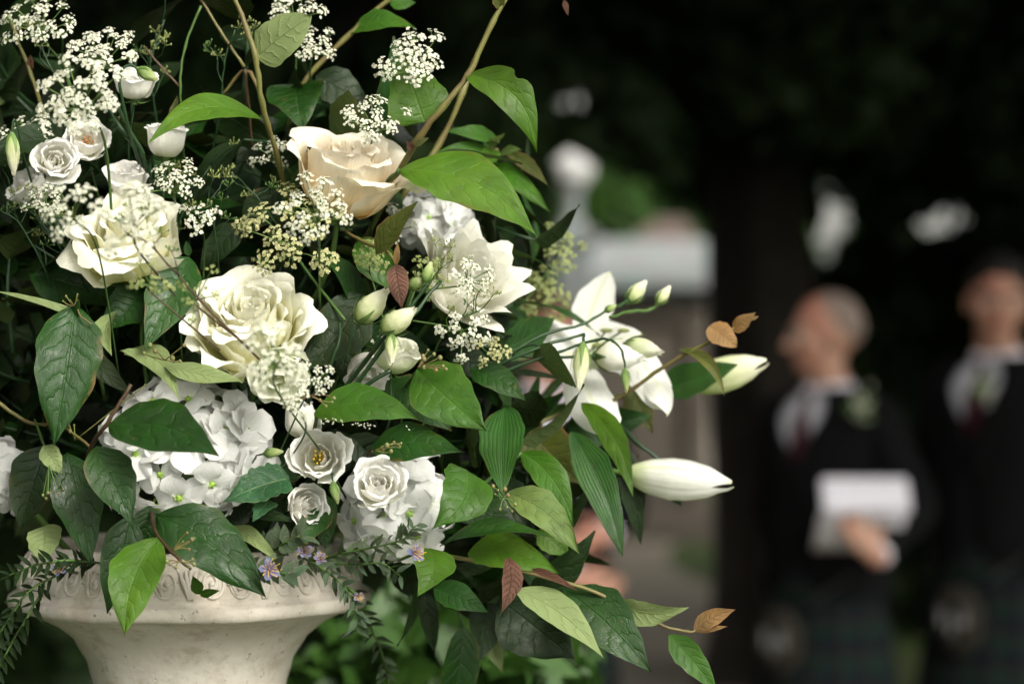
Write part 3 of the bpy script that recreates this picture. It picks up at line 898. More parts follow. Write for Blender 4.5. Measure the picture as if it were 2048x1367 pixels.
mb = MB(); mb.box((-.46, -.045, .94), (-.14, -.032, 1.56)); mb.build('pane', M['dark_glass'], w_, smooth=False)
mb = MB(); mb.box((.15, -.04, 0), (.55, .02, 1.8)); mb.build('door', M['door_paint'], r, smooth=False)

# ------------------------------------------------------------------ stone monument and ball pillar
D = 19.0
y0 = D - FOCUS
r = empty('stone_monument', (wx(1285, D), y0, 0), 'pale capped stone monument beyond the lily flowers', 'monument')
k = D / FPX
def mx(px): return (px - 1285) * k
def mz(py): return CAM_Z - (py - 683.5) * k
def slab(name, x0, x1, yt, yb, d0, d1, mat, par, bev=.02):
    mb = MB(); mb.box((mx(x0), d0, max(0, mz(yb))), (mx(x1), d1, mz(yt)))
    o = mb.build(name, M[mat], par, smooth=False)
    b = o.modifiers.new('bevel', 'BEVEL'); b.width = bev; b.segments = 2
    return o
mb = MB()
x0, x1, za, zb, zc = mx(1128), mx(1440), mz(575), mz(548), mz(476)
mb.add([(x0, -.30, za), (x1, -.30, za), (x1, -.30, zb), (x0, -.30, zb), (x0 + .05, .25, zc), (x1 - .05, .25, zc), (x0, .95, zb), (x1, .95, zb), (x0, .95, za), (x1, .95, za)],
       [(0, 1, 2, 3), (3, 2, 5, 4), (4, 5, 7, 6), (6, 7, 9, 8), (8, 9, 1, 0), (1, 9, 7, 5, 2), (8, 0, 3, 4, 6)])
mb.build('cap_stone', M['pale_stone'], r, smooth=False)
slab('cornice', 1140, 1432, 576, 600, -.12, .85, 'pale_stone', r, .03)
slab('frieze', 1165, 1415, 600, 650, -.03, .8, 'brown_stone', r)
slab('panel', 1200, 1380, 650, 1010, .04, .75, 'brown_stone', r)
for x in (1165, 1372): slab('pilaster', x, x + 46, 650, 1012, -.05, .8, 'brown_stone', r)
slab('plinth', 1150, 1430, 1010, 1075, -.10, .85, 'brown_stone', r)
slab('step', 1120, 1445, 1075, 1200, -.28, .95, 'brown_stone', r)
D = 18.0
k = D / FPX
r = empty('ball_pillar', (wx(1146, D), D - FOCUS, 0), 'stone gate pillar topped with a pale ball', 'pillar')
def mx(px): return (px - 1146) * k
slab('shaft', 1108, 1184, 492, 1200, -.12, .12, 'pale_stone', r)
slab('capital', 1096, 1196, 462, 492, -.16, .16, 'pale_stone', r)
mb = MB(); mb.lathe([(.12, mz(462)), (.10, mz(450)), (.055, mz(435)), (.05, mz(395)), (.075, mz(380)), (.03, mz(372))], 24)
mb.build('neck', M['pale_stone'], r)
mb = MB(); mb.ball((0, 0, mz(340)), 40 * k, 14, 24); mb.build('ball', M['skylit_stone'], r)

# ------------------------------------------------------------------ shrub low behind the urn
def shrub(label, px, D, pytop, half, depth, n, seed):
    rs = np.random.default_rng(seed)
    x, y, top = wx(px, D), D - FOCUS, wz(pytop, D)
    r = empty('shrub', (x, y, 0), label, 'shrub')
    mb = MB()
    for i in range(26):
        a, q = rs.uniform(0, 6.28), rs.uniform(.2, 1)
        e = (math.cos(a) * half * q, math.sin(a) * depth * q, top * rs.uniform(.8, 1))
        mb.tube(catmull([(e[0] * .15, e[1] * .15, 0), (e[0] * .5, e[1] * .5, top * .5), e], 4), (.006, .0055, .005, .0045, .004, .0035, .003, .0025, .002), 5)
    mb.build('stems', M['stem_dark'], r)
    cs = [(rs.uniform(-half, half), rs.uniform(-depth, depth), top * rs.uniform(.25, 1.0)) for _ in range(n)]
    cs = [(c[0], c[1], min(c[2], top * (1.02 - .10 * (c[0] / half) ** 2 + rs.normal(0, .02)))) for c in cs]
    C = clump_points(cs, [(.07, .07, .06)] * n, 60, rs, .1)
    leaf_quads('foliage', C, .028, M['shrub_leaf'], r, 2.0, seed=seed, kind='stuff')
shrub('bright green leafy shrub low behind the urn', 860, 2.62, 1268, .145, .10, 150, 41)

# ------------------------------------------------------------------ urn and its pedestal
ua = P(381, 1230, .14)
UX, UY = ua.x, ua.y
urn = empty('urn', (UX, UY, .960), 'weathered cream stone urn with scrolled rim holding the flowers', 'urn')
ZB = .96
prof = [(.0, .96), (.085, .96), (.085, .985), (.070, .995), (.050, 1.01), (.044, 1.03), (.060, 1.045), (.085, 1.06), (.100, 1.085), (.103, 1.11), (.098, 1.135), (.086, 1.16),
        (.076, 1.19), (.0745, 1.22), (.0765, 1.25), (.081, 1.270), (.089, 1.290), (.102, 1.308), (.118, 1.3205), (.132, 1.3275), (.1375, 1.3300), (.139, 1.3325), (.152, 1.3328), (.1565, 1.335), (.158, 1.3395), (.1568, 1.3440), (.1525, 1.3460),
        (.1495, 1.3480), (.1490, 1.354), (.1470, 1.363), (.1425, 1.373), (.1365, 1.380), (.1330, 1.3845), (.1285, 1.3855), (.1245, 1.383), (.122, 1.370), (.110, 1.34), (.0, 1.335)]
RK = .945
prof = [(r_ * (RK if z_ > 1.30 else 1 - (1 - RK) * max(0, (z_ - 1.25) / .05)), z_) for r_, z_ in prof]
body = MB()
pc = []
for (a, b) in zip(prof[:-1], prof[1:]):
    pc += [a, ((a[0] + b[0]) / 2, (a[1] + b[1]) / 2)]
pc.append(prof[-1])
n = 120
A = np.zeros((len(pc), n, 3))
for i, (rr, z) in enumerate(pc):
    for j in range(n):
        a = 2 * math.pi * j / n
        q = rr * (1 + .0035 * math.sin(3 * a + z * 20) + .002 * math.sin(11 * a + z * 60)) + (.0004 * math.sin(23 * a + z * 300))
        A[i, j] = (q * math.cos(a), q * math.sin(a), z - ZB + .0006 * math.sin(7 * a + rr * 90))
body.grid(A, 0, wrap=True, flip=True)
body.build('body', M['urn_stone'], urn)
def band(s, th, off=0.0):
    """point on the sloping rim: s 0 (lip) .. 1 (top)"""
    zz = np.interp(s, [0, .25, .55, .85, 1], [1.349, 1.356, 1.365, 1.375, 1.380])
    r_ = np.interp(s, [0, .25, .55, .85, 1], [.1493, .1486, .1462, .1412, .1370]) * RK + off
    return (r_ * math.cos(th), r_ * math.sin(th), zz - ZB + off * .6)
NM = 15
dth = 2 * math.pi / NM
spiral = MB()
for ctr, sgn in ((.085, 1), (.335, -1)):
    pts = []
    for u in np.linspace(0, 1, 44):
        an = u * 3.6 * math.pi + .5; q = .46 * (1 - u) ** .8 + .05
        pts.append(band(.48 + q * math.sin(an) * .98, ctr + sgn * q * .155 * math.cos(an), -.0001))
    spiral.tube(pts, np.linspace(.0011, .0019, 44), 6)
    spiral.ball(band(.48, ctr, .0002), .0028, 6, 8)
me_sp = spiral.mesh('scroll', M['urn_stone'])
palm = MB()
for q in range(5):
    f = (q - 2) / 2
    pts = [band(.06 + .80 * u * (1 - .18 * abs(f)), .21 + f * (.012 + .050 * u ** 1.6), .0004) for u in np.linspace(0, 1, 9)]
    palm.tube(pts, np.array([.0008, .0013, .0017, .0020, .0022, .0023, .0021, .0016, .0007]), 6)
me_pl = palm.mesh('palmette', M['urn_stone'])
arm = MB()
for q in (0, 1, 2):
    pts = [band(.90 - .22 * q + .05 * math.sin(u * 3) - .55 * u ** 2 * (1 - q * .25), -.005 + .05 * u + .004 * q, .0004) for u in np.linspace(0, 1, 10)]
    arm.tube(pts, np.linspace(.0010, .0015, 10), 5)
me_ar = arm.mesh('foliate_ridge', M['urn_stone'])
for i in range(NM):
    for me in (me_sp, me_pl, me_ar):
        o = link(me.name, me, urn); o.rotation_euler = (0, 0, i * dth + .02 + RNG.normal(0, .006)); o.location = tuple(RNG.normal(0, .0003, 3))
mb = MB()
mb.lathe([(.0, 1.374 - ZB), (.06, 1.376 - ZB), (.1215, 1.368 - ZB)], 40)
mb.build('soil', M['soil'], urn)
r = empty('pedestal', (UX, UY, 0), 'square stone pedestal under the cream urn', 'pedestal')
for nm, hw, z0, z1 in (('base', .17, 0, .10), ('shaft', .125, .10, .86), ('top_slab', .15, .86, .958)):
    mb = MB(); mb.box((-hw, -hw, z0), (hw, hw, z1)); o = mb.build(nm, M['pale_stone'], r, smooth=False)
    b = o.modifiers.new('bevel', 'BEVEL'); b.width = .008; b.segments = 2
# ------------------------------------------------------------------ people
def skin_mat(name, c, red):
    k = NT(name)
    o = k.obj()
    n1, n2 = k.noise(9, 3, vec=o), k.noise(160, 3, vec=o)
    cc = k.mix(k.mr(n1, .4, .65), c, red)
    b = k.bsdf(cc, .5, k.bump(n2, .15, .001), .4)
    for nd in k.t.nodes:
        if nd.bl_idname == 'ShaderNodeBsdfPrincipled':
            nd.inputs['Subsurface Weight'].default_value = .15; nd.inputs['Subsurface Radius'].default_value = (.012, .004, .002)
    return b
M['skin'] = skin_mat('skin', (0.46, 0.26, 0.19), (0.45, 0.20, 0.145))
M['jacket'] = plain_mat('jacket', (0.005, 0.005, 0.006), .95, scale=300, bstr=.3, spec=.12)
M['shirt'] = plain_mat('shirt', (0.70, 0.69, 0.78), .7, var=.03)
M['tie'] = plain_mat('tie', (0.06, 0.006, 0.018), .5)
M['hair_grey'] = plain_mat('hair_grey', (0.27, 0.205, 0.18), .8, c2=(.20, .15, .13), scale=120, bstr=.6)
M['hair_black'] = plain_mat('hair_black', (0.012, 0.010, 0.009), .5, scale=120, bstr=.6)
M['hair_brown'] = plain_mat('hair_brown', (0.10, 0.045, 0.028), .6, scale=120, bstr=.6)
M['eye'] = plain_mat('eye', (0.55, 0.52, 0.5), .2)
M['iris'] = plain_mat('iris', (0.03, 0.02, 0.015), .2)
M['lip'] = plain_mat('lip', (0.34, 0.14, 0.12), .5)
M['sock'] = plain_mat('sock', (0.30, 0.28, 0.24), .9)
M['shoe'] = plain_mat('shoe', (0.012, 0.010, 0.010), .3)
M['fur'] = plain_mat('fur', (0.030, 0.026, 0.018), .9, scale=150, bstr=1.0, bd=.006, c2=(.012, .010, .008))
M['chrome'] = plain_mat('chrome', (0.20, 0.20, 0.20), .35, metal=1.0)
M['dark_metal'] = plain_mat('dark_metal', (0.05, 0.05, 0.05), .5, metal=1.0)
M['paper'] = plain_mat('paper', (0.72, 0.70, 0.79), .6, var=.03)
def tartan():
    k = NT('tartan')
    t, s = k.uv()
    def stripes(v, f, w): return k.math('LESS_THAN', k.math('FRACT', k.math('MULTIPLY', v, f)), w)
    g = k.math('MULTIPLY', k.math('ADD', stripes(s, 16, .42), stripes(t, 5, .42)), .5)
    c = k.mix(g, (0.003, 0.004, 0.008), (0.005, 0.020, 0.014))
    th = k.math('MULTIPLY', k.math('MAXIMUM', stripes(s, 16, .05), stripes(t, 5, .05)), .7)
    c = k.mix(th, c, (0.03, 0.005, 0.005))
    return k.bsdf(c, .9, None, .2)
M['tartan'] = tartan()

def loft(mb, secs, n=32, mi=0, flip=True):
    """secs: (z, rx, ry, cx, cy)"""
    A = np.zeros((len(secs), n, 3))
    for i, (z, rx, ry, cx, cy) in enumerate(secs):
        for j in range(n):
            a = 2 * math.pi * j / n
            A[i, j] = (cx + rx * math.copysign(abs(math.cos(a)) ** .85, math.cos(a)), cy + ry * math.copysign(abs(math.sin(a)) ** .85, math.sin(a)), z)
    b = len(mb.v)
    mb.grid(A, mi, wrap=True, flip=flip)
    mb.f.append(tuple(b + j for j in range(n))); mb.m.append(mi)
    mb.f.append(tuple(b + (len(secs) - 1) * n + j for j in reversed(range(n)))); mb.m.append(mi)
    return A

def limb(mb, pts, rad, n=12):
    c = catmull([(*p, r) for p, r in zip(pts, rad)], 5)
    mb.tube(c[:, :3], c[:, 3], n)
    mb.ball(c[0, :3], c[0, 3], 8, 12); mb.ball(c[-1, :3], c[-1, 3], 8, 12)

def hand(mb, wrist, dirv, palm_n, curl=.6, side=1):
    """palm plus five separate fingers; dirv along the fingers, palm_n out of the palm"""
    d = Vector(dirv).normalized(); nn = Vector(palm_n); nn = (nn - d * nn.dot(d)).normalized(); x = d.cross(nn) * side
    w = Vector(wrist)
    F = np.array([tuple(x), tuple(nn), tuple(d)]).T
    mb.ball(w + d * .048, (.040, .016, .052), 8, 12, M=F)
    for i, (off, ln) in enumerate(((-.030, .066), (-.010, .078), (.010, .074), (.029, .058))):
        p0 = w + d * .085 + x * off
        a1, a2 = curl * .7, curl * 1.6
        p1 = p0 + (d * math.cos(a1 * .5) + nn * math.sin(a1 * .5)) * ln * .42
        p2 = p1 + (d * math.cos(a1 + .2) + nn * math.sin(a1 + .2)) * ln * .33
        p3 = p2 + (d * math.cos(a2) + nn * math.sin(a2)) * ln * .25
        mb.tube([p0 - d * .015, p0, p1, p2, p3], (.0098, .0098, .0092, .0085, .0070), 8)
        mb.ball(p3, .0072, 5, 8)
    t0 = w + d * .030 - x * .034
    t1 = t0 + (d * .6 - x * .62 + nn * .45).normalized() * .036
    t2 = t1 + (d * .85 - x * .10 + nn * .5).normalized() * .030
    mb.tube([w + d * .015 - x * .02, t0, t1, t2], (.013, .012, .0105, .0085), 8); mb.ball(t2, .0086, 5, 8)

def person(label, px, D, top_py, yaw, head_yaw, hair, arms, group=None, head_tilt=0.0, sporran=True, bald=0.0, gaze=0.0):
    top = wz(top_py, D)
    sc = top / 1.75
    r = empty('person', (wx(px, D), D - FOCUS, 0), label, 'person')
    r.rotation_euler = (0, 0, yaw); r.scale = (sc, sc, sc)
    HY = Matrix.Translation((0, -.012, 1.50)) @ Matrix.Rotation(head_yaw - yaw, 4, 'Z') @ Matrix.Rotation(head_tilt, 4, 'Y') @ Matrix.Scale(1.06, 4)
    def H(x, y, z): return tuple(HY @ Vector((x, y, z)))
    F = np.array(HY.to_3x3())
    mb = MB()
    # trunk, neck, head
    loft(mb, [(.82, .15, .10, 0, .01), (.90, .175, .115, 0, .01), (1.0, .165, .11, 0, 0), (1.1, .155, .10, 0, 0), (1.25, .175, .115, 0, 0), (1.36, .185, .115, 0, .005), (1.43, .15, .09, 0, .01), (1.48, .075, .065, 0, .01), (1.52, .06, .06, 0, .01)])
    limb(mb, [(0, .012, 1.44), H(0, .01, .03), H(0, .005, .09)], (.062, .056, .058))
    mb.ball(H(0, .012, .155), (.076, .094, .096), 12, 18, M=F)                 # skull
    mb.ball(H(0, -.030, .105), (.064, .060, .076), 10, 14, M=F)                # face
    mb.ball(H(0, -.050, .052), (.036, .034, .030), 8, 12, M=F)                 # chin and jaw
    mb.ball(H(0, -.022, .062), (.054, .050, .034), 8, 12, M=F)
    mb.ball(H(0, -.082, .150), (.050, .014, .012), 6, 12, M=F)                 # brow
    mb.tube([H(0, -.086, .142), H(0, -.100, .118), H(0, -.112, .098), H(0, -.092, .090)], (.008, .010, .013, .009), 8)   # nose
    mb.ball(H(.010, -.094, .094), .009, 5, 8); mb.ball(H(-.010, -.094, .094), .009, 5, 8)
    for s in (-1, 1):
        mb.ball(H(s * .046, -.058, .108), (.022, .022, .020), 6, 10, M=F)      # cheek
        mb.ball(H(s * .078, .012, .122), (.010, .018, .032), 6, 10, M=F)       # ear
        limb(mb, [(s * .085, .0, .88), (s * .095, -.01, .50), (s * .095, .0, .45), (s * .10, .02, .28), (s * .10, .02, .10)], (.085, .058, .054, .056, .036))
        mb.ball((s * .105, -.04, .05), (.042, .115, .042), 8, 12)
    for a in arms:
        limb(mb, [a['sh'], a['el'], a['wr']], (.052, .042, .030))
        hand(mb, a['wr'], a['dir'], a['palm'], a.get('curl', .6), a['side'])
    b = mb.build('body', M['skin'], r)
    rm = b.modifiers.new('one_surface', 'REMESH'); rm.mode = 'VOXEL'; rm.voxel_size = .0065; rm.use_smooth_shade = True
    sm = b.modifiers.new('soften', 'SMOOTH'); sm.iterations = 3; sm.factor = .5
    # face details
    for s in (-1, 1):
        mb = MB(); mb.ball(H(s * .031, -.0775, .130), .0105, 8, 12); e = mb.build('eye', M['eye'], r)
        mb = MB(); mb.ball(H(s * .031 + gaze, -.0855, .130), .0050, 6, 8); mb.build('iris', M['iris'], e)
        mb = MB(); mb.tube([H(s * .014, -.094, .146), H(s * .032, -.092, .152), H(s * .052, -.076, .147)], (.005, .006, .004), 6); mb.build('eyebrow', M[hair], r)
    mb = MB(); mb.tube([H(-.024, -.078, .068), H(-.008, -.089, .071), H(0, -.090, .0695), H(.008, -.089, .071), H(.024, -.078, .068)], (.002, .005, .0045, .005, .002), 6); mb.build('lips', M['lip'], r)
    # hair: cap of the skull
    A = []
    for i in range(13):
        row = []
        for j in range(29):
            ph = 2 * math.pi * j / 28
            fr = max(0, -math.sin(ph)); bk = max(0, math.sin(ph))
            lim = 1.16 + .95 * bk + .36 * abs(math.cos(ph)) ** 2 - (.10 + bald) * fr + .04 * math.sin(7 * ph)
            th = lim * i / 12
            kx = (1.02 if bald > .3 else 1.13) + .014 * math.sin(9 * ph + 5 * th) + .010 * math.sin(17 * ph - 9 * th)
            p_ = (math.sin(th) * math.cos(ph) * .076 * kx, .012 + math.sin(th) * math.sin(ph) * .094 * kx + (.010 if bald > .3 else 0), .157 + math.cos(th) * .096 * (kx + .01 * (1 - bald * 2)))
            row.append(H(*p_))
        A.append(row)
    mb = MB(); mb.grid(np.array(A), flip=False); hr = mb.build('hair', M[hair], r)
    so = hr.modifiers.new('thick', 'SOLIDIFY'); so.thickness = .004 if bald > .3 else .012; so.offset = -1
    # shirt, tie, jacket
    mb = MB(); loft(mb, [(.98, .170, .116, 0, 0), (1.1, .163, .108, 0, 0), (1.25, .181, .121, 0, 0), (1.36, .190, .120, 0, .005), (1.43, .152, .096, 0, .01), (1.475, .082, .072, 0, .01)])
    mb.build('shirt', M['shirt'], r)
    A = []
    for i, (z, rr) in enumerate(((1.450, .080), (1.475, .074), (1.496, .069), (1.502, .073), (1.490, .080), (1.456, .094))):
        row = []
        for j in range(33):
            ph = -math.pi / 2 + .10 + (2 * math.pi - .20) * j / 32
            dz = -.022 * (abs(math.sin((ph + math.pi / 2) / 2)) < .25) * (1 if i >= 4 else 0)
            row.append((rr * math.cos(ph), .01 + rr * .95 * math.sin(ph), z + dz - .010 * max(0, -math.sin(ph))))
        A.append(row)
    mb = MB(); mb.grid(np.array(A)); cl = mb.build('collar', M['shirt'], r)
    so = cl.modifiers.new('thick', 'SOLIDIFY'); so.thickness = .003
    mb = MB()
    mb.add([(-.018, -.083, 1.468), (.018, -.083, 1.468), (.013, -.092, 1.437), (-.013, -.092, 1.437), (-.013, -.066, 1.468), (.013, -.066, 1.468)], [(0, 3, 2, 1), (0, 1, 5, 4)])
    pts = [(1.437, .013, -.094), (1.38, .030, -.124), (1.30, .036, -.131), (1.22, .036, -.130), (1.12, .03, -.120)]
    for (z0, w0, y0_), (z1, w1, y1_) in zip(pts[:-1], pts[1:]):
        mb.add([(-w0, y0_ + .004, z0), (0, y0_ - .005, z0), (w0, y0_ + .004, z0), (-w1, y1_ + .004, z1), (0, y1_ - .005, z1), (w1, y1_ + .004, z1)], [(0, 3, 4, 1), (1, 4, 5, 2)])
    mb.build('tie', M['tie'], r)
    secs = [(.86, .205, .140, 0, .01), (.95, .195, .136, 0, .005), (1.05, .186, .130, 0, 0), (1.15, .186, .130, 0, 0), (1.26, .204, .142, 0, 0), (1.35, .216, .140, 0, .004), (1.40, .206, .126, 0, .008), (1.44, .165, .104, 0, .01), (1.475, .098, .084, 0, .014)]
    zz = [s[0] for s in secs]
    A = []
    for z in np.linspace(.86, 1.475, 26):
        rx, ry, cy = [np.interp(z, zz, [s[q] for s in secs]) for q in (1, 2, 4)]
        hv = .001 + .42 * sstep(1.22, 1.46, z) if z > 1.0 else .001 + .2 * sstep(.98, .86, z)
        row = []
        for j in range(49):
            ph = -math.pi / 2 + hv + (2 * math.pi - 2 * hv) * j / 48
            row.append((rx * math.copysign(abs(math.cos(ph)) ** .85, math.cos(ph)), cy + ry * math.copysign(abs(math.sin(ph)) ** .85, math.sin(ph)), z))
        A.append(row)
    A = np.array(A)
    mb = MB(); mb.grid(A); jk = mb.build('jacket', M['jacket'], r)
    so = jk.modifiers.new('thick', 'SOLIDIFY'); so.thickness = .008
    for e in (0, -1):
        s = 1 if e == 0 else -1
        L_ = []
        for q in range(11, 26):
            p_ = A[q, e]; z = p_[2]; w = .045 * math.sin(min(1, (q - 10) / 12) * 2.4) + .008
            L_.append([p_ + (0, -.008, 0), p_ + (s * w * .5, -.014, 0), p_ + (s * w, -.004, .004)])
        mb = MB(); mb.grid(np.array(L_)); lp = mb.build('lapel', M['jacket'], jk)
        so = lp.modifiers.new('thick', 'SOLIDIFY'); so.thickness = .004
    for a in arms:
        sh, el, wr = Vector(a['sh']), Vector(a['el']), Vector(a['wr'])
        c = catmull([(*(sh * .8 + Vector((0, 0, 1.40)) * .2), .074), (*sh, .074), (*(sh * .5 + el * .5), .066), (*el, .060), (*(el * .5 + wr * .5), .052), (*(wr * .93 + el * .07), .046)], 5)
        mb = MB(); mb.tube(c[:, :3], c[:, 3], 16); mb.ball(c[0, :3], .074, 8, 14); mb.build('sleeve', M['jacket'], jk)
        q = wr * .95 + el * .05; u = (wr - el).normalized()
        mb = MB(); mb.tube([q - u * .02, q + u * .006], (.040, .039), 14); mb.build('cuff', M['shirt'], r)
    # kilt
    A = []
    for i, z in enumerate(np.linspace(.99, .50, 9)):
        u = i / 8
        rx, ry = .178 + .062 * u, .126 + .085 * u
        row = []
        for j in range(180):
            ph = 2 * math.pi * j / 180
            pl = (.010 * u + .003) * (((ph * 26 / (2 * math.pi)) % 1.0) - .5) * (1 if math.sin(ph) > -.55 else .1)
            row.append(((rx + pl) * math.cos(ph), (ry + pl) * math.sin(ph), z))
        A.append(row)
    mb = MB(); mb.grid(np.array(A), wrap=True); kl = mb.build('kilt', M['tartan'], r)
    if sporran:
        mb = MB(); mb.ball((0, -.215, .735), (.085, .03, .10), 12, 18); sp = mb.build('sporran', M['fur'], r)
        for dx, dz in ((-.035, -.02), (.035, -.02), (0, -.045)):
            mb = MB(); mb.tube([(dx, -.248, .775 + dz), (dx, -.252, .725 + dz)], (.011, .014), 8); mb.ball((dx, -.25, .782 + dz), .014, 6, 10); mb.build('tassel', M['chrome'], sp)
        mb = MB(); mb.tube([(-.17, -.10, .93), (-.08, -.19, .84), (0, -.215, .825), (.08, -.19, .84), (.17, -.10, .93)], .005, 6); mb.build('chain', M['dark_metal'], sp)
    for s in (-1, 1):
        mb = MB(); mb.tube([(s * .095, .0, .43), (s * .098, .012, .36), (s * .10, .02, .27), (s * .10, .02, .09)], (.064, .066, .062, .045), 14); mb.build('sock', M['sock'], r)
        mb = MB(); mb.ball((s * .105, -.045, .05), (.050, .135, .050), 8, 14); mb.box((s * .105 - .045, -.17, .0), (s * .105 + .045, .085, .022)); mb.build('shoe', M['shoe'], r)
    return r, sc

def arm(side, el, wr, d, palm, curl=.6):
    return dict(side=side, sh=(side * .185, .01, 1.385), el=el, wr=wr, dir=d, palm=palm, curl=curl)
def boutonniere(label, px, py, D, seed):
    rs = np.random.default_rng(seed)
    c = Vector((wx(px, D), D - FOCUS, wz(py, D)))
    r = empty('boutonniere', c, label, 'boutonniere')
    mb = MB()
    for i in range(26):
        q = rs.normal(0, 1, 3) * (.018, .010, .022) + (0, -.012, .006)
        mb.ball(q, rs.uniform(.004, .008), 4, 6)
    mb.build('blossom', M['lace_white'], r)
    for i in range(5):
        a = rs.uniform(0, 6.28)
        A = leaf_grid(.055, .022, 'ovate', nu=8, nv=4)
        G = place_grid(A, Vector((0, -.004, 0)), Vector((math.cos(a) * .05, -.016, math.sin(a) * .05)), (0, -1, .2))
        mb = MB(); mb.grid(G); mb.build('leaf', M['leaf_mid'], r)
    mb = MB(); mb.tube([(0, 0, 0), (0.004, -.006, -.05)], .004, 6); mb.build('stem', M['stem_green'], r)

R_ = math.radians
person('balding grey-haired man in profile in black jacket, holding white papers', 1652, 7.0, 597, R_(-46), R_(-84), 'hair_grey',
       [arm(1, (.31, .04, 1.13), (.37, -.235, 1.01), (-.42, -.42, .80), (-.72, .69, 0), .55), arm(-1, (-.25, .06, 1.10), (-.23, .08, .87), (0, 0, -1), (1, 0, 0), .5)], bald=1.0)
person('dark-haired man facing the camera in black jacket at right edge', 1994, 7.15, 527, R_(-42), R_(-6), 'hair_black',
       [arm(1, (.27, .02, 1.12), (.12, .19, .93), (-.6, .1, -.6), (0, -1, 0), .5), arm(-1, (-.27, .06, 1.12), (-.10, .20, .90), (.6, .1, -.6), (0, -1, 0), .5)], head_tilt=.06)
person('man in dark jacket half hidden behind the lily flowers', 1092, 7.0, 605, R_(20), R_(30), 'hair_brown',
       [arm(1, (.27, .0, 1.12), (.10, -.24, 1.06), (-.9, -.2, -.2), (0, .9, .2), .8), arm(-1, (-.27, .0, 1.12), (.00, -.26, .93), (.9, -.2, -.25), (0, .9, .2), .8)])
boutonniere('small white boutonniere on the lapel of the balding man', 1722, 812, 6.76, 5)
boutonniere('small white boutonniere on the lapel of the dark-haired man', 1968, 772, 6.93, 6)

# papers held by the balding man
D = 6.60
c = Vector((wx(1728, D), D - FOCUS, wz(1026, D)))
r = empty('order_of_service', c, 'folded white papers held in the balding man\'s hand', 'papers')
k = D / FPX
mb = MB()
for i in range(5):                                   # the upper half: a sheaf of leaves lying back, with a rounded fold
    o_ = i * .0035
    A = np.array([[(x * k, y_ - o_ * .4, z_ * k + o_) for x in np.linspace(-86 + i, 90 - i, 6)] for y_, z_ in ((-.030, 2), (-.036, 6), (-.024, 22), (.000, 44), (.024, 60))])
    mb.grid(A)
mb.build('upper_page', M['paper'], r)
mb = MB()
A = np.array([[(x * k - .02 * s_ * .3, .004 + .10 * s_, -4 * k - 76 * k * s_) for x in np.linspace(-88, 84, 6)] for s_ in np.linspace(0, 1, 5)])
mb.grid(A)
o = mb.build('lower_page', M['paper'], r)
so = o.modifiers.new('thick', 'SOLIDIFY'); so.thickness = .004
# ------------------------------------------------------------------ the arrangement: roses
flower('rose', 'cream rose with wide pointed outer petals, upper of the two at left', 'rose', (258, 480), 104, (-.05, -.62, .78), 'rose_cream', .0, 28, seed=2, p=dict(ROSE, zt=(.93, 1.0, .97, .80, .52), reflex=.26, roll=.22), hk=1.25)
flower('rose', 'large cream rose with a yellowish heart in the centre', 'rose', (500, 652), 112, (.02, -.70, .70), 'rose_cream', -.01, 46, seed=5, hk=1.3, p=dict(ROSE, aw=(120, 66, 50), reflex=.17, zt=(.95, 1.0, .96, .80, .58)))
flower('rose', 'peach rose under the upper lace flowers', 'rose', (690, 352), 106, (.20, -.42, .88), 'rose_peach', .02, 22, seed=9, hk=1.35, p=dict(ROSE, zt=(.93, 1.0, .98, .90, .72), aw=(125, 90, 66)))
flower('rose', 'white rose with sharply pointed petals turned to the right', 'rose', (934, 560), 104, (.46, -.66, .50), 'rose_white', .04, 38, seed=12,
       p=dict(ROSE, pe=.9, drop=.55, reflex=.10, zt=(.97, 1.02, 1.0, .90, .78), rt=(.03, .30, .70, 1.0, 1.14), pinch=.10, lift=.6, aw=(110, 58, 36), roll=.0, ruffle=.012), hk=1.15)

# ------------------------------------------------------------------ lisianthus
def lisi(label, c, R, axis, d=0.0, n=16, mat='lisi_white', **kw):
    kw.setdefault('p', LISI); kw.setdefault('hk', 1.15); kw.setdefault('smat', 'stem_dark')
    return flower('lisianthus', label, 'lisianthus', c, R, axis, mat, d, n, **kw)
lisi('white lisianthus seen from the side under a drooping bud, top left', (270, 172), 44, (.12, -.42, .9), .02, 15, seed=21, p=dict(LISI, reflex=.2, pe=1.6, drop=.22))
lisi('round white lisianthus with a spiral heart at left', (108, 322), 46, (.25, -.92, .15), -.01, 18, seed=22)
lisi('open white lisianthus showing its orange centre at left', (174, 285), 46, (.25, -.9, .35), .02, 11, seed=23, heart=('stamen_orange', 7), f0=.3)
lisi('cup shaped white lisianthus below the long green leaf', (332, 282), 48, (.05, -.15, 1), .03, 12, seed=24, hk=1.35)
lisi('frilled white lisianthus just above the upper cream rose', (252, 362), 44, (.05, -.5, .85), .02, 22, seed=25, p=dict(LISI, ruffle=.06))
lisi('shaded white lisianthus at the left edge behind lace', (66, 378), 50, (-.3, -.5, .7), .05, 14, seed=26)
lisi('greenish white lisianthus cup in the centre below two buds', (788, 712), 48, (.15, -.30, .92), -.02, 12, seed=27, hk=1.3, mat='lisi_green', green_out=3)
lisi('white lisianthus hanging behind the dark green stems', (732, 742), 50, (.25, -.55, -.62), .03, 10, seed=28, stem_to=(700, 800, .1))
lisi('open white lisianthus with yellow stamens below the centre', (637, 915), 55, (.05, -.96, .22), -.02, 14, seed=29, heart=('stamen', 9), f0=.22)
lisi('small white lisianthus facing right above the blue flowers', (611, 1012), 45, (.5, -.82, .2), -.01, 17, seed=30)
lisi('white lisianthus in front of the lower hydrangea', (755, 972), 52, (.05, -.88, .42), -.05, 20, seed=31)
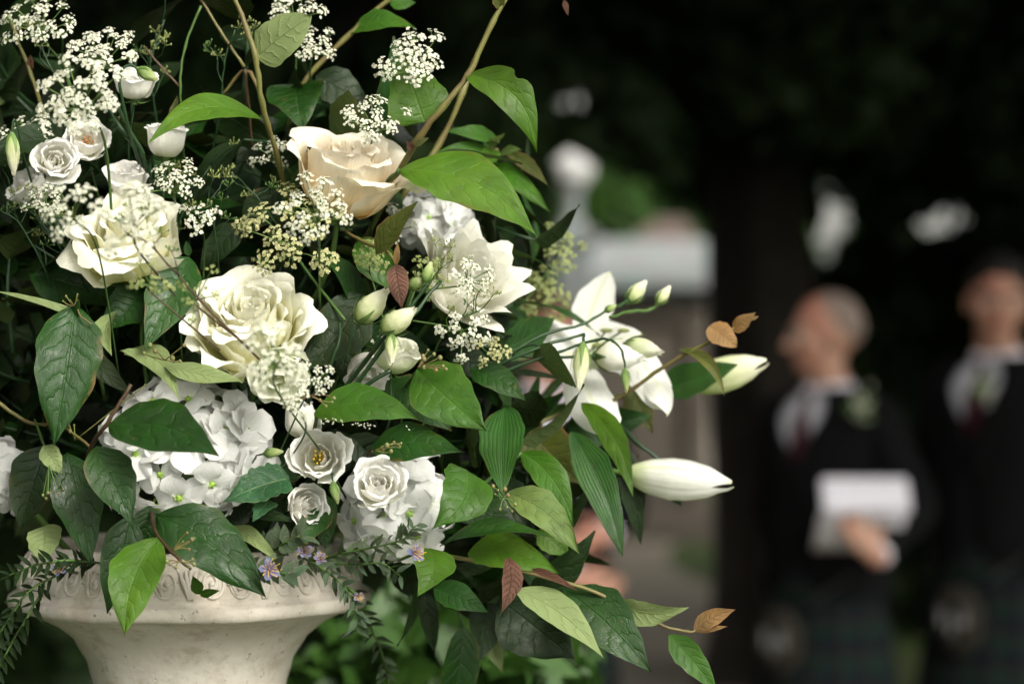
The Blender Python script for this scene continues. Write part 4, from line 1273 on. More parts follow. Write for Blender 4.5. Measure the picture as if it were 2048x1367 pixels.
lisi('closed white lisianthus above the yellow centred bloom', (602, 838), 36, (-.1, -.25, .95), .01, 9, seed=32, hk=2.0, f0=.15, p=dict(LISI, rt=(.05, .25, .45, .6, .62), rm=(.1, .4, .7, .85, .9)))
lisi('ruffled greenish white bloom hanging below the large cream rose', (556, 742), 60, (.15, -.75, -.45), -.06, 12, mat='lisi_green', seed=33, stem_to=(620, 800, .08), p=dict(LISI, ruffle=.06))

# ------------------------------------------------------------------ hydrangeas
hydrangea('big white hydrangea head above the urn rim', (372, 905), 150, .03, (-.02, -.86, .42), 46, 57, 41, squash=(1.15, 1, .85))
hydrangea('smaller white hydrangea head at lower right of the urn', (792, 1012), 104, .04, (.1, -.88, .4), 32, 52, 42, squash=(1.05, 1, .9))
hydrangea('white hydrangea head behind the pointed white rose', (868, 445), 72, .15, (.1, -.6, .8), 24, 42, 43)
hydrangea('shaded white hydrangea cut by the left edge', (0, 955), 70, .06, (-.3, -.8, .4), 22, 42, 44)

# ------------------------------------------------------------------ lily and lily buds
r = empty('lily', P(1175, 710, .24), 'open white lily on the right of the arrangement', 'lily')
def tepal(b, t, w, d, **kw):
    sh = 'petal' if kw.pop('pet', 0) else 'tepal'
    leaf(r, b, t, w, 'lily_white', d, name='tepal', shape=sh, quilt=0, **kw)
tepal((1165, 705), (1220, 543), 84, (.24, .24), n=(.35, .1), bend=-.04, side=.05, fold=.28, curl=-.2)
tepal((1195, 690), (1086, 648), 92, (.24, .20), n=(-.1, .5), bend=.10, side=.12, fold=-.15, curl=-.3, recurve=.10, pet=1)
tepal((1196, 725), (1098, 704), 96, (.22, .18), n=(-.1, .3), bend=.12, fold=-.15, curl=-.3, pet=1)
tepal((1150, 700), (1268, 690), 90, (.25, .22), n=(.1, .5), bend=.06, side=.08, fold=.15, pet=1)
tepal((1165, 722), (1322, 790), 98, (.22, .13), n=(.2, .55), bend=.18, side=.12, fold=-.15, curl=-.25, recurve=.10, wave=.10, pet=1)
tepal((1270, 735), (1334, 830), 58, (.16, .12), n=(.4, .4), bend=.10, side=.10, fold=-.2, curl=-.3, wave=.12)
tepal((1172, 742), (1218, 852), 96, (.20, .11), n=(-.1, .5), bend=.20, side=-.08, fold=-.15, curl=-.45, recurve=.08, pet=1)
tepal((1190, 700), (1285, 668), 56, (.24, .22), n=(.2, .7), bend=.08, fold=.3)
mb = MB(); b0 = P(1175, 705, .235) - r.location
for i in range(6):
    a = i * 1.047; e = P(1230 + 34 * math.cos(a), 690 + 34 * math.sin(a), .17) - r.location
    mb.tube(catmull([b0, (b0 + e) * .5 + Vector((0, -.01, 0)), e], 4), .0009, 5, 1); mb.ball(e, (.0055, .0025, .002), 5, 8)
mb.build('stamens', [M['lace_green'], M['pedicel']], r)
stem(r, [(1175, 708, .24, 16), (1110, 770, .24, 15), (980, 900, .2, 15), (760, 1080, .15, 14)], 'stem_green')

def lily_bud(label, b, t, w, d, mat, frm):
    r = empty('lily_bud', P(b[0], b[1], d[0]), label, 'lily bud')
    B, T = P(b[0], b[1], d[0]), P(t[0], t[1], d[1])
    L = (T - B).length; W = S(w, d[0]) / 2
    Mx = np.array((T - B).normalized().to_track_quat('Z', 'Y').to_matrix())
    prof = np.array([(0, .30), (.05, .52), (.2, .82), (.42, 1), (.6, .96), (.8, .72), (.93, .40), (1, .18)])
    for q in range(3):
        A = np.zeros((20, 9, 3))
        for i in range(20):
            u = i / 19
            rr = np.interp(u, prof[:, 0], prof[:, 1]) * W
            for j in range(9):
                s_ = j / 8 * 2 - 1
                a = q * 2.094 + .5 + s_ * 1.05 * (1 - .45 * sstep(.8, 1, u))
                rad = rr * (1 - .14 * abs(s_) ** 1.5 + (.05 if s_ > 0 else 0)) + rr * .06 * math.exp(-(s_ / .12) ** 2)
                A[i, j] = Mx @ np.array((rad * math.cos(a), rad * math.sin(a), L * (u + (.02 * q if u > .9 else 0)))) + np.array(B) - np.array(r.location)
        mb = MB(); mb.grid(A); mb.build('tepal', M[mat], r)
    stem(r, frm + [(b[0], b[1], d[0], 15), (b[0] + (t[0] - b[0]) * .06, b[1] + (t[1] - b[1]) * .06, d[0], w * .42)], 'stem_green')
    return r
lily_bud('long closed white lily bud pointing right, lowest on that side', (1256, 946), (1460, 966), 84, (.14, .12), 'lily_white', [(900, 930, .2, 12), (1100, 925, .18, 12), (1200, 938, .15, 13)])
lb = lily_bud('green and cream lily bud pointing right beside the golden leaves', (1372, 768), (1530, 722), 72, (.20, .20), 'bud_cream', [(1050, 840, .24, 12), (1200, 800, .23, 12), (1310, 782, .21, 13)])
leaf(lb, (1315, 782), (1478, 728), 70, 'leaf_lily', (.195, .17), n=(.1, .2), shape='lance', fold=.3)

# ------------------------------------------------------------------ sprays of lisianthus buds
r = branch('bud_spray', 'spray of dark stems and nodding green-white buds before the lily', 'bud spray', [(905, 800, .1, 8), (985, 730, .06, 7), (1080, 672, .06, 7), (1165, 648, .07, 6), (1216, 618, .08, 6)], 'stem_dark')
stem(r, [(985, 735, .06, 7), (1070, 697, .06, 7), (1168, 668, .07, 6)], 'stem_dark')
stem(r, [(990, 748, .06, 7), (1110, 706, .06, 6), (1190, 680, .06, 6), (1226, 682, .05, 5), (1246, 708, .05, 5), (1251, 742, .05, 5)], 'stem_dark')
stem(r, [(960, 745, .07, 6), (1060, 688, .07, 6), (1105, 712, .07, 6), (1190, 712, .09, 6)], 'stem_dark')
stem(r, [(1216, 620, .08, 6), (1240, 610, .10, 7), (1262, 598, .12, 8)], 'stem_dark')
stem(r, [(1220, 634, .1, 6), (1262, 622, .12, 7), (1298, 620, .13, 7), (1318, 606, .13, 7)], 'stem_green')
stem(r, [(1168, 668, .07, 6), (1166, 690, .06, 6)], 'stem_dark')
bud(r, (1166, 688), (1158, 778), 33, (.06, .05)); bud(r, (1250, 738), (1253, 784), 18, (.05, .05), 'bud_green')
bud(r, (1256, 604), (1292, 562), 32, (.12, .12)); bud(r, (1314, 608), (1340, 572), 24, (.13, .13)); bud(r, (1210, 622), (1232, 610), 15, (.08, .08), 'bud_green')
bud(r, (1252, 690), (1322, 704), 40, (.13, .10), 'lisi_green', tipk=.3); bud(r, (1192, 712), (1284, 716), 56, (.12, .10), 'lisi_white', sep=4, tipk=.3)
leaf(r, (1010, 742), (1140, 760), 14, 'leaf_shade', (.08, .10), shape='lance')

r = branch('bud_spray', 'crossing dark stems with pale twisted buds in the centre', 'bud spray', [(600, 900, .07, 9), (650, 830, .02, 9), (738, 712, -.03, 9), (800, 640, -.04, 8), (846, 582, -.04, 7), (858, 560, -.04, 6)], 'stem_dark')
stem(r, [(618, 880, .05, 9), (690, 800, -.02, 9), (772, 688, -.05, 9), (835, 620, -.05, 8), (880, 562, -.04, 7)], 'stem_dark')
stem(r, [(572, 850, .05, 8), (640, 770, .0, 8), (676, 690, -.01, 7), (680, 645, .0, 6)], 'stem_dark')
stem(r, [(700, 790, -.02, 8), (740, 765, -.03, 8), (782, 740, -.03, 9)], 'stem_dark')
stem(r, [(690, 720, -.02, 6), (705, 670, -.03, 6), (722, 640, -.03, 8)], 'stem_dark')
stem(r, [(742, 705, -.04, 6), (758, 676, -.05, 6), (772, 660, -.05, 8)], 'stem_dark')
bud(r, (716, 642), (774, 580), 50, (-.03, -.04), tipk=.3); bud(r, (766, 662), (830, 618), 46, (-.05, -.06), tipk=.25)
bud(r, (850, 566), (862, 524), 24, (-.04, -.04), 'bud_green'); bud(r, (818, 574), (850, 556), 24, (-.03, -.04), 'bud_green')
bud(r, (783, 668), (784, 728), 26, (-.055, -.06), 'bud_cream', tipk=.4)

def single_bud(label, b, t, w, d, pts, mat='bud_green'):
    r = branch('flower_bud', label, 'flower bud', pts, 'stem_dark'); bud(r, b, t, w, d, mat)
single_bud('drooping green bud on an arched stem over the top left lisianthus', (276, 138), (314, 160), 26, (-.03, -.03), [(300, 380, .05, 8), (270, 300, .01, 8), (246, 210, -.02, 7), (240, 152, -.03, 6), (258, 130, -.03, 5), (279, 139, -.03, 5)])
single_bud('long pale bud hanging at the left edge', (24, 268), (28, 350), 28, (.0, .0), [(80, 420, .06, 5), (50, 320, .02, 5), (30, 240, .0, 5), (24, 270, .0, 5)], 'bud_cream')
single_bud('small green bud beside the yellow centred lisianthus', (666, 964), (676, 1006), 20, (-.04, -.04), [(700, 1010, .05, 5), (672, 960, .0, 5), (664, 946, -.03, 4), (666, 966, -.04, 4)])
single_bud('tiny green bud right of the big hydrangea', (528, 907), (566, 902), 20, (-.02, -.02), [(490, 960, .06, 5), (510, 915, .0, 4), (530, 907, -.02, 4)])
for i, (lab, pts) in enumerate((('dark slender stems under the top left lisianthus', [(228, 190, -.01, 8), (252, 250, .0, 8), (284, 305, .01, 9), (300, 380, .04, 9)]), ('dark leaning stem beside the top left lisianthus', [(205, 195, .01, 7), (242, 258, .0, 8), (272, 298, .01, 9), (296, 360, .03, 9)]))):
    branch('bare_stalks', lab, 'flower stalk', pts[::-1], 'stem_dark')

# ------------------------------------------------------------------ lace flowers
U = umbel
U('lace flower head in the top left corner', (62, 28), 78, .03, (-.25, -.55, .75), 18, seed=1, nf=18)
U('dense lace flower left of the top lisianthus', (212, 92), 72, .01, (.25, -.6, .7), 20, seed=2, nf=18, fs=.9)
U('soft lace flower hanging before the upper left blooms', (150, 188), 92, -.13, (-.1, -.85, .5), 22, seed=3, nf=13, fs=.9, loose=.08)
U('lace flower at the left edge above the pale bud', (52, 262), 66, .04, (-.2, -.5, .8), 14, seed=4)
U('lace flower below the cup shaped lisianthus', (346, 352), 60, -.02, (.1, -.7, .7), 12, seed=5, nf=15, dome=.1)
U('lace flower cut by the top edge above the pale leaf', (590, 6), 62, .05, (.1, -.6, .8), 12, seed=6)
U('lace flower behind the pale round leaf', (628, 78), 56, .05, (.2, -.6, .75), 9, seed=7, nf=18)
U('lace flower over the pointed leaf on the tall branch', (826, 112), 70, .00, (.0, -.82, .55), 12, seed=8, nf=17, ur=22, stem_to=(700, 330, .06))
U('lace flower right above the peach rose', (752, 235), 66, -.02, (.2, -.78, .55), 13, seed=9, nf=15, stem_to=(690, 470, .05), loose=.06)
U('narrow lace flower behind the thin tan stem', (540, 300), 44, .05, (-.2, -.75, .6), 8, seed=10)
U('bright white lace flower before the peach rose', (632, 410), 78, -.10, (.05, -.80, .55), 15, seed=11, nf=14, stem_to=(640, 620, .02), loose=.05)
U('large cream green lace flower between the peach and cream roses', (575, 445), 122, -.02, (-.15, -.72, .65), 12, tone='lace_cream', seed=12, nf=30, ur=29, stem_to=(690, 640, .0), dome=.45, fs=.8)
U('lace flower between peach rose and pointed leaf', (800, 440), 46, .03, (.2, -.7, .6), 6, seed=13)
U('lacy flower head resting on the pointed white rose', (948, 555), 52, -.05, (.45, -.85, .25), 12, seed=14, nf=11, fs=.75, stem_to=(850, 580, -.02), loose=.1)
U('lace flower hanging below the pointed white rose', (934, 672), 54, -.05, (.3, -.85, -.25), 11, seed=15, nf=13, fs=.85, stem_to=(820, 640, -.01), loose=.08)
U('blurred lace flower nearest the camera in the centre', (548, 712), 74, -.24, (.1, -.9, .4), 12, seed=16, nf=12, loose=.08, stem_to=(640, 900, -.02))
U('small lace flower right of the ruffled bloom', (632, 752), 40, -.12, (.3, -.85, .4), 7, seed=17)
U('blurred lace flower before the upper cream rose', (262, 432), 84, -.22, (.1, -.85, .4), 11, seed=18, nf=11, loose=.1, stem_to=(350, 590, -.06), smat='stem_brown')
U('blurred sparse lace flower left of the upper cream rose', (132, 415), 62, -.19, (-.1, -.85, .4), 8, seed=19, nf=10, loose=.12)
U('small lace flower over the shaded lisianthus', (82, 395), 44, -.03, (-.1, -.7, .6), 8, seed=20)
U('little green seed head left of the brown leaf', (742, 512), 36, .0, (.1, -.8, .5), 5, tone='lace_green', seed=21, nf=12, ur=18, stem_to=(770, 650, .03))
U('small blurred lace flower above the big green centre leaf', (592, 802), 40, -.14, (.0, -.85, .5), 6, seed=22, nf=9)
U('faint green lace flower far right behind the white rose', (1128, 482), 52, .22, (.3, -.6, .6), 9, tone='lace_green', seed=23, nf=10, stem_to=(1020, 640, .2))
U('feathery green seed heads behind the white rose', (1095, 578), 82, .25, (.4, -.6, .5), 13, tone='lace_green', seed=24, nf=12, stem_to=(1000, 720, .2), loose=.1)
U('small white lace flower right of the upper cream rose', (402, 430), 48, .0, (.1, -.75, .6), 7, seed=25, nf=9, loose=.08)
U('cream lace flower where the dark bud stems meet', (988, 702), 40, .03, (.3, -.8, .3), 6, tone='lace_cream', seed=26, nf=12)
U('tiny lace flower between the two top left heads', (122, 58), 24, .02, (.1, -.7, .7), 3, seed=27, nf=9, ur=13)
U('green seed head beside the brown leaf', (865, 545), 46, -.01, (.5, -.7, .3), 7, tone='lace_green', seed=28, nf=7, ur=16, stem_to=(800, 660, .0), loose=.15)
U('pinkish brown withered lace flower before the upper cream rose', (300, 560), 52, -.15, (.1, -.8, .3), 7, tone='lace_green', seed=29, nf=6, ur=13, stem_to=(440, 700, -.12), loose=.2, smat='stem_brown')
U('withered lace flower across the large cream rose', (395, 590), 60, -.14, (.2, -.8, .2), 6, tone='lace_green', seed=30, nf=5, ur=12, stem_to=(505, 700, -.14), loose=.2, smat='stem_brown')

# ------------------------------------------------------------------ leafy branches
r = branch('leafy_branch', 'tan stem with pale round leaf and long drooping green leaf, upper centre', 'branch', [(590, 450, .08, 11), (556, 320, .04, 11), (524, 205, .0, 11), (512, 118, -.01, 12), (494, 60, -.01, 11), (462, -20, -.01, 10)], 'stem_tan')
leaf(r, (513, 113), (622, 32), 94, 'leaf_pale', (-.01, -.03), n=(-.1, .2), under=True, shape='round', fold=-.08, bend=.05, label='pale underside of a round leaf')
leaf(r, (527, 240), (296, 288), 78, 'leaf_bright', (.0, -.06), n=(.05, .75), bend=.10, side=-.15, fold=.15, shape='ovate')
stem(r, [(556, 320, .04, 7), (500, 145, .06, 7), (440, 195, .07, 6)], 'stem_tan', per=4)

r = branch('leafy_branch', 'tall leaning stem with two big leaves reaching the top edge', 'branch', [(720, 500, .08, 13), (775, 390, .04, 13), (830, 288, .0, 14), (885, 215, -.01, 12), (936, 150, -.01, 12), (985, 45, -.01, 11), (1022, -20, -.01, 10)], 'stem_tan')
leaf(r, (930, 150), (1074, 306), 84, 'leaf_bright', (-.01, -.02), n=(-.35, .55), bend=.12, side=.19, fold=.22, notch=.35, label='arching leaf with a bitten edge')
leaf(r, (849, 244), (800, 112), 130, 'leaf_bright', (.02, .03), n=(.1, .25), bend=.05, fold=.12, shape='heart')
leaf(r, (1003, 20), (985, -30), 26, 'leaf_olive', (-.01, -.02), n=(0, .3))
leaf(r, (830, 292), (858, 275), 14, 'leaf_olive', (-.01, -.01)); leaf(r, (824, 300), (812, 282), 16, 'leaf_brown', (-.005, -.01))
stem(r, [(800, 400, .09, 12), (880, 285, .10, 12), (925, 185, .10, 12), (950, 120, .11, 11)], 'stem_tan')
leaf(r, (1128, 0), (1136, 32), 12, 'leaf_brown', (.03, .03), shape='lance')

r = branch('leafy_branch', 'big veined green leaf beside the peach rose', 'branch', [(740, 470, .06, 9), (772, 370, .02, 9), (800, 342, .0, 9)], 'stem_green')
leaf(r, (798, 342), (1074, 474), 128, 'leaf_bright', (.0, -.03), n=(-.1, .62), bend=.07, side=.12, fold=.12, quilt=.03, shape='ovate')

r = branch('leafy_branch', 'soft yellow green shoot behind the big veined leaf', 'branch', [(860, 480, .18, 9), (900, 330, .17, 9), (960, 310, .16, 8), (995, 300, .15, 8)], 'stem_tan')
for b, t, w, mt in (((1000, 285), (880, 262), 36, 'leaf_mid'), ((990, 312), (858, 308), 42, 'leaf_mid'), ((985, 330), (1100, 424), 46, 'leaf_mid'), ((1015, 305), (1098, 374), 34, 'leaf_olive'), ((985, 300), (1010, 268), 36, 'leaf_pale'), ((990, 300), (960, 345), 40, 'leaf_bright'), ((1000, 310), (1045, 300), 26, 'leaf_pale'), ((960, 340), (1060, 470), 40, 'leaf_mid')):
    leaf(r, b, t, w, mt, (.15, .12), n=(random.uniform(-.3, .3), .5), bend=.1)

r = branch('leafy_branch', 'shaded branch with dark heart shaped leaf above the peach rose', 'branch', [(560, 330, .14, 9), (600, 178, .12, 10), (690, 78, .12, 10), (800, -20, .12, 10)], 'stem_tan')
leaf(r, (592, 172), (606, 264), 124, 'leaf_dark', (.10, .06), n=(-.1, .45), shape='heart', bend=.1)
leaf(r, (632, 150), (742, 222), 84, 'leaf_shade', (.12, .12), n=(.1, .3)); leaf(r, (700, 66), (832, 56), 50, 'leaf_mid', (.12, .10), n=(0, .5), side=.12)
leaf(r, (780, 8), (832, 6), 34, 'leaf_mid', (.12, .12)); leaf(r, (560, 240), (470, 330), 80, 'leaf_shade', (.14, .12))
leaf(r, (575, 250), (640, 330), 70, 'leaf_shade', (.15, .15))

r = branch('leafy_branch', 'thin bare forked stems in the shade at upper left', 'branch', [(366, 330, .1, 5), (364, 230, .06, 5), (360, 170, .05, 5), (372, 90, .05, 5), (402, 10, .05, 5)], 'stem_green')
stem(r, [(395, -10, .06, 6), (440, 60, .06, 6), (488, 135, .06, 6)], 'stem_tan'); stem(r, [(358, 172, .05, 5), (318, 130, .05, 5), (290, 95, .05, 4)], 'stem_brown')
stem(r, [(20, 40, .06, 8), (62, 150, .05, 8), (90, 240, .06, 8)], 'stem_tan'); stem(r, [(490, 140, .06, 6), (496, 200, .07, 6), (505, 300, .09, 6)], 'stem_brown')
leaf(r, (345, 250), (355, 190), 20, 'leaf_olive', (.06, .06)); leaf(r, (60, 145), (62, 108), 16, 'leaf_brown', (.05, .05))

r = branch('leafy_branch', 'very dark quilted leaf standing at the left edge', 'branch', [(210, 800, .05, 8), (182, 680, .01, 8), (150, 612, -.02, 8)], 'stem_green')
leaf(r, (152, 608), (108, 892), 138, 'leaf_dark', (-.02, -.05), n=(.25, .2), bend=.06, fold=.12, quilt=.05, shape='ovate')
leaf(r, (146, 640), (160, 598), 24, 'leaf_dark', (-.02, -.03)); berries(r, [(132, 592), (140, 600), (126, 602), (155, 588)], -.03, 4, frm=(148, 612))
stem(r, [(155, 600, -.02, 4), (160, 630, -.03, 4), (185, 648, -.03, 4)], 'stem_tan')
leaf(r, (192, 650), (-10, 582), 20, 'leaf_pale', (-.02, -.02), n=(0, .9), under=True, shape='lance', fold=.4, label='narrow pale folded leaf')

r = branch('leafy_branch', 'dark leaves with curling pale undersides between the cream roses', 'branch', [(300, 820, .06, 8), (285, 700, .02, 8), (282, 575, .02, 8)], 'stem_green')
leaf(r, (282, 572), (196, 660), 92, 'leaf_dark', (.02, .0), n=(.2, .5), bend=.1, side=.14)
leaf(r, (235, 620), (224, 712), 40, 'leaf_pale', (.0, -.04), n=(-.2, .1), under=True, side=-.12, curl=.4, label='curled pale underside')
leaf(r, (380, 515), (288, 700), 104, 'leaf_dark', (.01, -.03), n=(.2, .35), bend=.05, fold=.2); leaf(r, (378, 512), (372, 480), 16, 'leaf_dark', (.01, .01))
leaf(r, (248, 708), (358, 800), 58, 'leaf_pale', (.0, -.06), n=(.1, .5), under=True, bend=.1, side=.12, fold=.25, label='pale folded leaf')
leaf(r, (330, 730), (500, 764), 46, 'leaf_pale', (-.04, -.06), n=(0, .7), under=True, side=-.06, label='pale veined underside below the large cream rose')
leaf(r, (160, 675), (272, 795), 48, 'leaf_shade', (.02, .0), n=(.2, .4), under=True, side=-.08)
leaf(r, (300, 720), (240, 700), 30, 'leaf_pale', (.0, -.03), under=True)
leaf(r, (60, 548), (262, 612), 104, 'leaf_dark', (.05, .04), n=(0, .5))
berries(r, [(288, 706), (310, 702), (360, 722), (345, 716), (300, 690), (368, 690)], -.06, 6, frm=(330, 720))

r = branch('leafy_branch', 'brown twig with two sharp dark leaves over the big hydrangea', 'branch', [(160, 990, .0, 8), (182, 895, -.05, 8), (215, 845, -.07, 8), (262, 768, -.07, 7)], 'stem_brown')
leaf(r, (216, 852), (440, 914), 124, 'leaf_dark', (-.08, -.12), n=(.0, .55), bend=.04, fold=.12, side=.10, quilt=.03)
leaf(r, (192, 892), (264, 1050), 100, 'leaf_dark', (-.06, -.08), n=(.25, .35), bend=.06, fold=.14, quilt=.03)
leaf(r, (135, 905), (182, 1132), 104, 'leaf_dark', (-.02, -.04), n=(.2, .35), bend=.06)
leaf(r, (92, 1050), (90, 1122), 72, 'leaf_pale', (-.01, -.03), n=(-.1, .2), under=True, shape='round', label='pale green leaf underside in the shade')
leaf(r, (95, 890), (40, 1060), 110, 'leaf_shade', (.03, .02), n=(-.1, .3))
stem(r, [(182, 895, -.05, 6), (120, 850, -.02, 6), (60, 845, .0, 7), (-10, 800, .0, 9)], 'stem_tan')
stem(r, [(70, 840, .0, 5), (92, 900, -.03, 5), (100, 930, -.03, 5)], 'stem_green')
leaf(r, (88, 890), (125, 950), 44, 'leaf_pale', (-.03, -.04), under=True); berries(r, [(86, 990), (96, 985), (105, 994), (116, 986), (126, 978), (92, 996)], -.04, 4, frm=(98, 930), smat='stem_green')
berries(r, [(138, 845), (148, 850), (130, 842), (290, 770), (140, 862)], -.03, 5, frm=(150, 880))

r = branch('leafy_branch', 'hanging twig with bright leaf and large dark leaf over the urn rim', 'branch', [(300, 1000, .02, 8), (305, 1040, -.04, 8), (318, 1075, -.06, 7), (360, 1120, -.08, 6), (382, 1138, -.08, 5)], 'stem_brown')
leaf(r, (316, 1076), (250, 1272), 112, 'leaf_bright', (-.07, -.10), n=(-.05, .3), bend=.07, fold=.16, side=-.08, quilt=.04)
leaf(r, (312, 1030), (532, 1195), 132, 'leaf_dark', (-.05, -.07), n=(.1, .5), bend=.06, fold=.14, side=.06, quilt=.05)
leaf(r, (262, 1030), (214, 1228), 84, 'leaf_dark', (-.03, -.04), n=(.1, .2), bend=.05)
leaf(r, (300, 1010), (288, 1100), 60, 'leaf_dark', (-.02, -.02), n=(.2, .2))
berries(r, [(374, 1065), (384, 1078), (378, 1098), (366, 1082), (388, 1076)], -.10, 4.5, frm=(345, 1100)); berries(r, [(385, 1118), (378, 1132), (388, 1128), (340, 1128), (352, 1134), (334, 1122)], -.10, 5, frm=(358, 1122))
leaf(r, (400, 1188), (385, 1150), 26, 'leaf_mid', (-.03, -.03)); leaf(r, (400, 1190), (440, 1180), 18, 'leaf_mid', (-.03, -.03))
leaf(r, (470, 1050), (562, 1125), 34, 'leaf_pale', (-.0, -.04), under=True, n=(0, .6), label='narrow pale folded leaf')

r = branch('leafy_branch', 'bright jagged leaf with pale veins right of the big hydrangea', 'branch', [(610, 940, .05, 6), (590, 960, .0, 6), (575, 958, -.02, 6)], 'stem_green')
leaf(r, (578, 955), (438, 1008), 84, 'leaf_emerald', (-.03, -.05), n=(0, .7), teeth=7, fold=.1, shape='heart', N=6)
leaf(r, (540, 1000), (505, 1042), 44, 'leaf_emerald', (-.03, -.05), n=(0, .6), teeth=5, shape='heart', N=6)

r = branch('leafy_branch', 'wide glossy leaves around the small white blooms below the centre', 'branch', [(620, 1080, .06, 8), (640, 960, .03, 8), (630, 870, .0, 8), (634, 828, -.04, 8)], 'stem_green')
leaf(r, (628, 828), (836, 838), 94, 'leaf_mid', (-.05, -.07), n=(.05, .62), bend=.08, side=.10, fold=.12, quilt=.02)
leaf(r, (742, 892), (924, 904), 92, 'leaf_dark', (-.03, -.06), n=(.0, .6), bend=.06, side=.04, fold=.12, quilt=.03)
leaf(r, (660, 1010), (600, 1095), 50, 'leaf_dark', (.0, -.03), n=(.2, .5)); leaf(r, (560, 1000), (585, 1060), 60, 'leaf_shade', (.03, .0), n=(.3, .3))
leaf(r, (550, 900), (590, 970), 70, 'leaf_dark', (.04, .03), n=(.2, .2)); leaf(r, (640, 985), (650, 1100), 60, 'leaf_dark', (.02, .0), n=(.3, .3))
leaf(r, (492, 1028), (606, 1046), 26, 'leaf_shade', (-.01, -.02), n=(0, .8)); leaf(r, (700, 870), (800, 960), 70, 'leaf_shade', (.03, .03))
berries(r, [(562, 800), (572, 815), (590, 808), (640, 800), (668, 796), (664, 804), (652, 812)], -.08, 5, frm=(620, 790), smat='stem_tan'); berries(r, [(774, 890), (788, 884), (798, 892), (782, 902), (766, 896), (802, 886)], -.07, 5.5, frm=(750, 900))
stem(r, [(745, 895, -.03, 5), (735, 915, -.02, 5), (740, 940, .0, 5)], 'stem_brown')

r = branch('leafy_branch', 'sharp veined leaf right of the greenish lisianthus cup', 'branch', [(800, 860, .08, 8), (810, 780, .02, 8), (836, 742, -.02, 8)], 'stem_green')
leaf(r, (834, 738), (974, 862), 128, 'leaf_mid', (-.03, -.06), n=(-.1, .45), bend=.05, side=-.03, fold=.14, quilt=.045)
leaf(r, (775, 760), (905, 862), 96, 'leaf_dark', (.02, .0), n=(.1, .4)); leaf(r, (940, 738), (1052, 802), 66, 'leaf_dark', (.05, .03), n=(0, .6), side=.06)
leaf(r, (880, 620), (990, 700), 66, 'leaf_dark', (.06, .05)); leaf(r, (900, 700), (1010, 770), 60, 'leaf_shade', (.08, .08))
berries(r, [(846, 712), (856, 700), (850, 720), (868, 708), (880, 715), (886, 732), (892, 738), (848, 734), (872, 740)], -.05, 5.5, frm=(836, 735)); berries(r, [(848, 718)], -.06, 8, frm=(836, 735))

r = branch('leafy_branch', 'large dark matte leaf between the large cream rose and the buds', 'branch', [(640, 830, .08, 8), (700, 690, .05, 8), (720, 592, .03, 8)], 'stem_green')
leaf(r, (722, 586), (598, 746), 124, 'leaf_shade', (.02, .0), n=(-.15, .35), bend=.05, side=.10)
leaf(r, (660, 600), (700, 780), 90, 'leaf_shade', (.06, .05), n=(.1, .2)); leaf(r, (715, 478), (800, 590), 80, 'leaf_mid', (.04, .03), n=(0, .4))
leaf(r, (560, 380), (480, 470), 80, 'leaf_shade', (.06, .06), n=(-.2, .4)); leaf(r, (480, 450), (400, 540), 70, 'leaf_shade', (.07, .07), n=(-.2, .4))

r = branch('leafy_branch', 'shoot tip with olive pointed leaf and hanging reddish brown leaf', 'branch', [(690, 462, .02, 7), (730, 485, .0, 8), (770, 500, -.03, 8), (792, 524, -.04, 7)], 'stem_tan')
leaf(r, (752, 508), (836, 402), 52, 'leaf_olive', (-.03, -.05), n=(-.3, .25), fold=.3, bend=.05, label='olive leaf with a reddish edge')
leaf(r, (790, 528), (804, 618), 46, 'leaf_brown', (-.05, -.06), n=(.1, .2), bend=.06, quilt=.05, label='wrinkled reddish brown leaf'); leaf(r, (792, 530), (796, 484), 14, 'leaf_gold', (-.045, -.05), shape='lance', label='tan leaf bud')

r = branch('leafy_branch', 'ribbed lily leaves below the open lily', 'branch', [(960, 1010, .16, 12), (1050, 900, .15, 12), (1130, 830, .17, 13), (1172, 735, .21, 14)], 'stem_green')
leaf(r, (1010, 812), (1006, 990), 98, 'leaf_lily', (.04, -.01), n=(-.3, .3), shape='lance', bend=.06, fold=.12, quilt=0)
leaf(r, (1142, 862), (1246, 1114), 76, 'leaf_lily', (.10, .06), n=(-.2, .25), shape='lance', bend=.05, side=.05, quilt=0); leaf(r, (1162, 806), (1266, 992), 54, 'leaf_bright', (.12, .07), n=(-.2, .2), shape='lance', side=.10, quilt=0)
leaf(r, (1250, 890), (1282, 1090), 52, 'leaf_shade', (.15, .15), n=(0, .1), shape='lance', quilt=0); leaf(r, (1060, 862), (1160, 968), 112, 'leaf_olive', (.14, .12), n=(-.1, .1))
leaf(r, (1260, 770), (1306, 866), 60, 'leaf_olive', (.22, .20), n=(-.1, .1)); leaf(r, (1060, 845), (1170, 800), 26, 'leaf_mid', (.18, .2), shape='lance', quilt=0)
stem(r, [(1060, 850, .16, 8), (1115, 830, .17, 8), (1170, 795, .18, 8)], 'stem_tan'); stem(r, [(1240, 850, .17, 9), (1280, 890, .16, 9), (1320, 920, .16, 8)], 'stem_dark')
leaf(r, (1340, 990), (1365, 1012), 14, 'leaf_dark', (.14, .14))

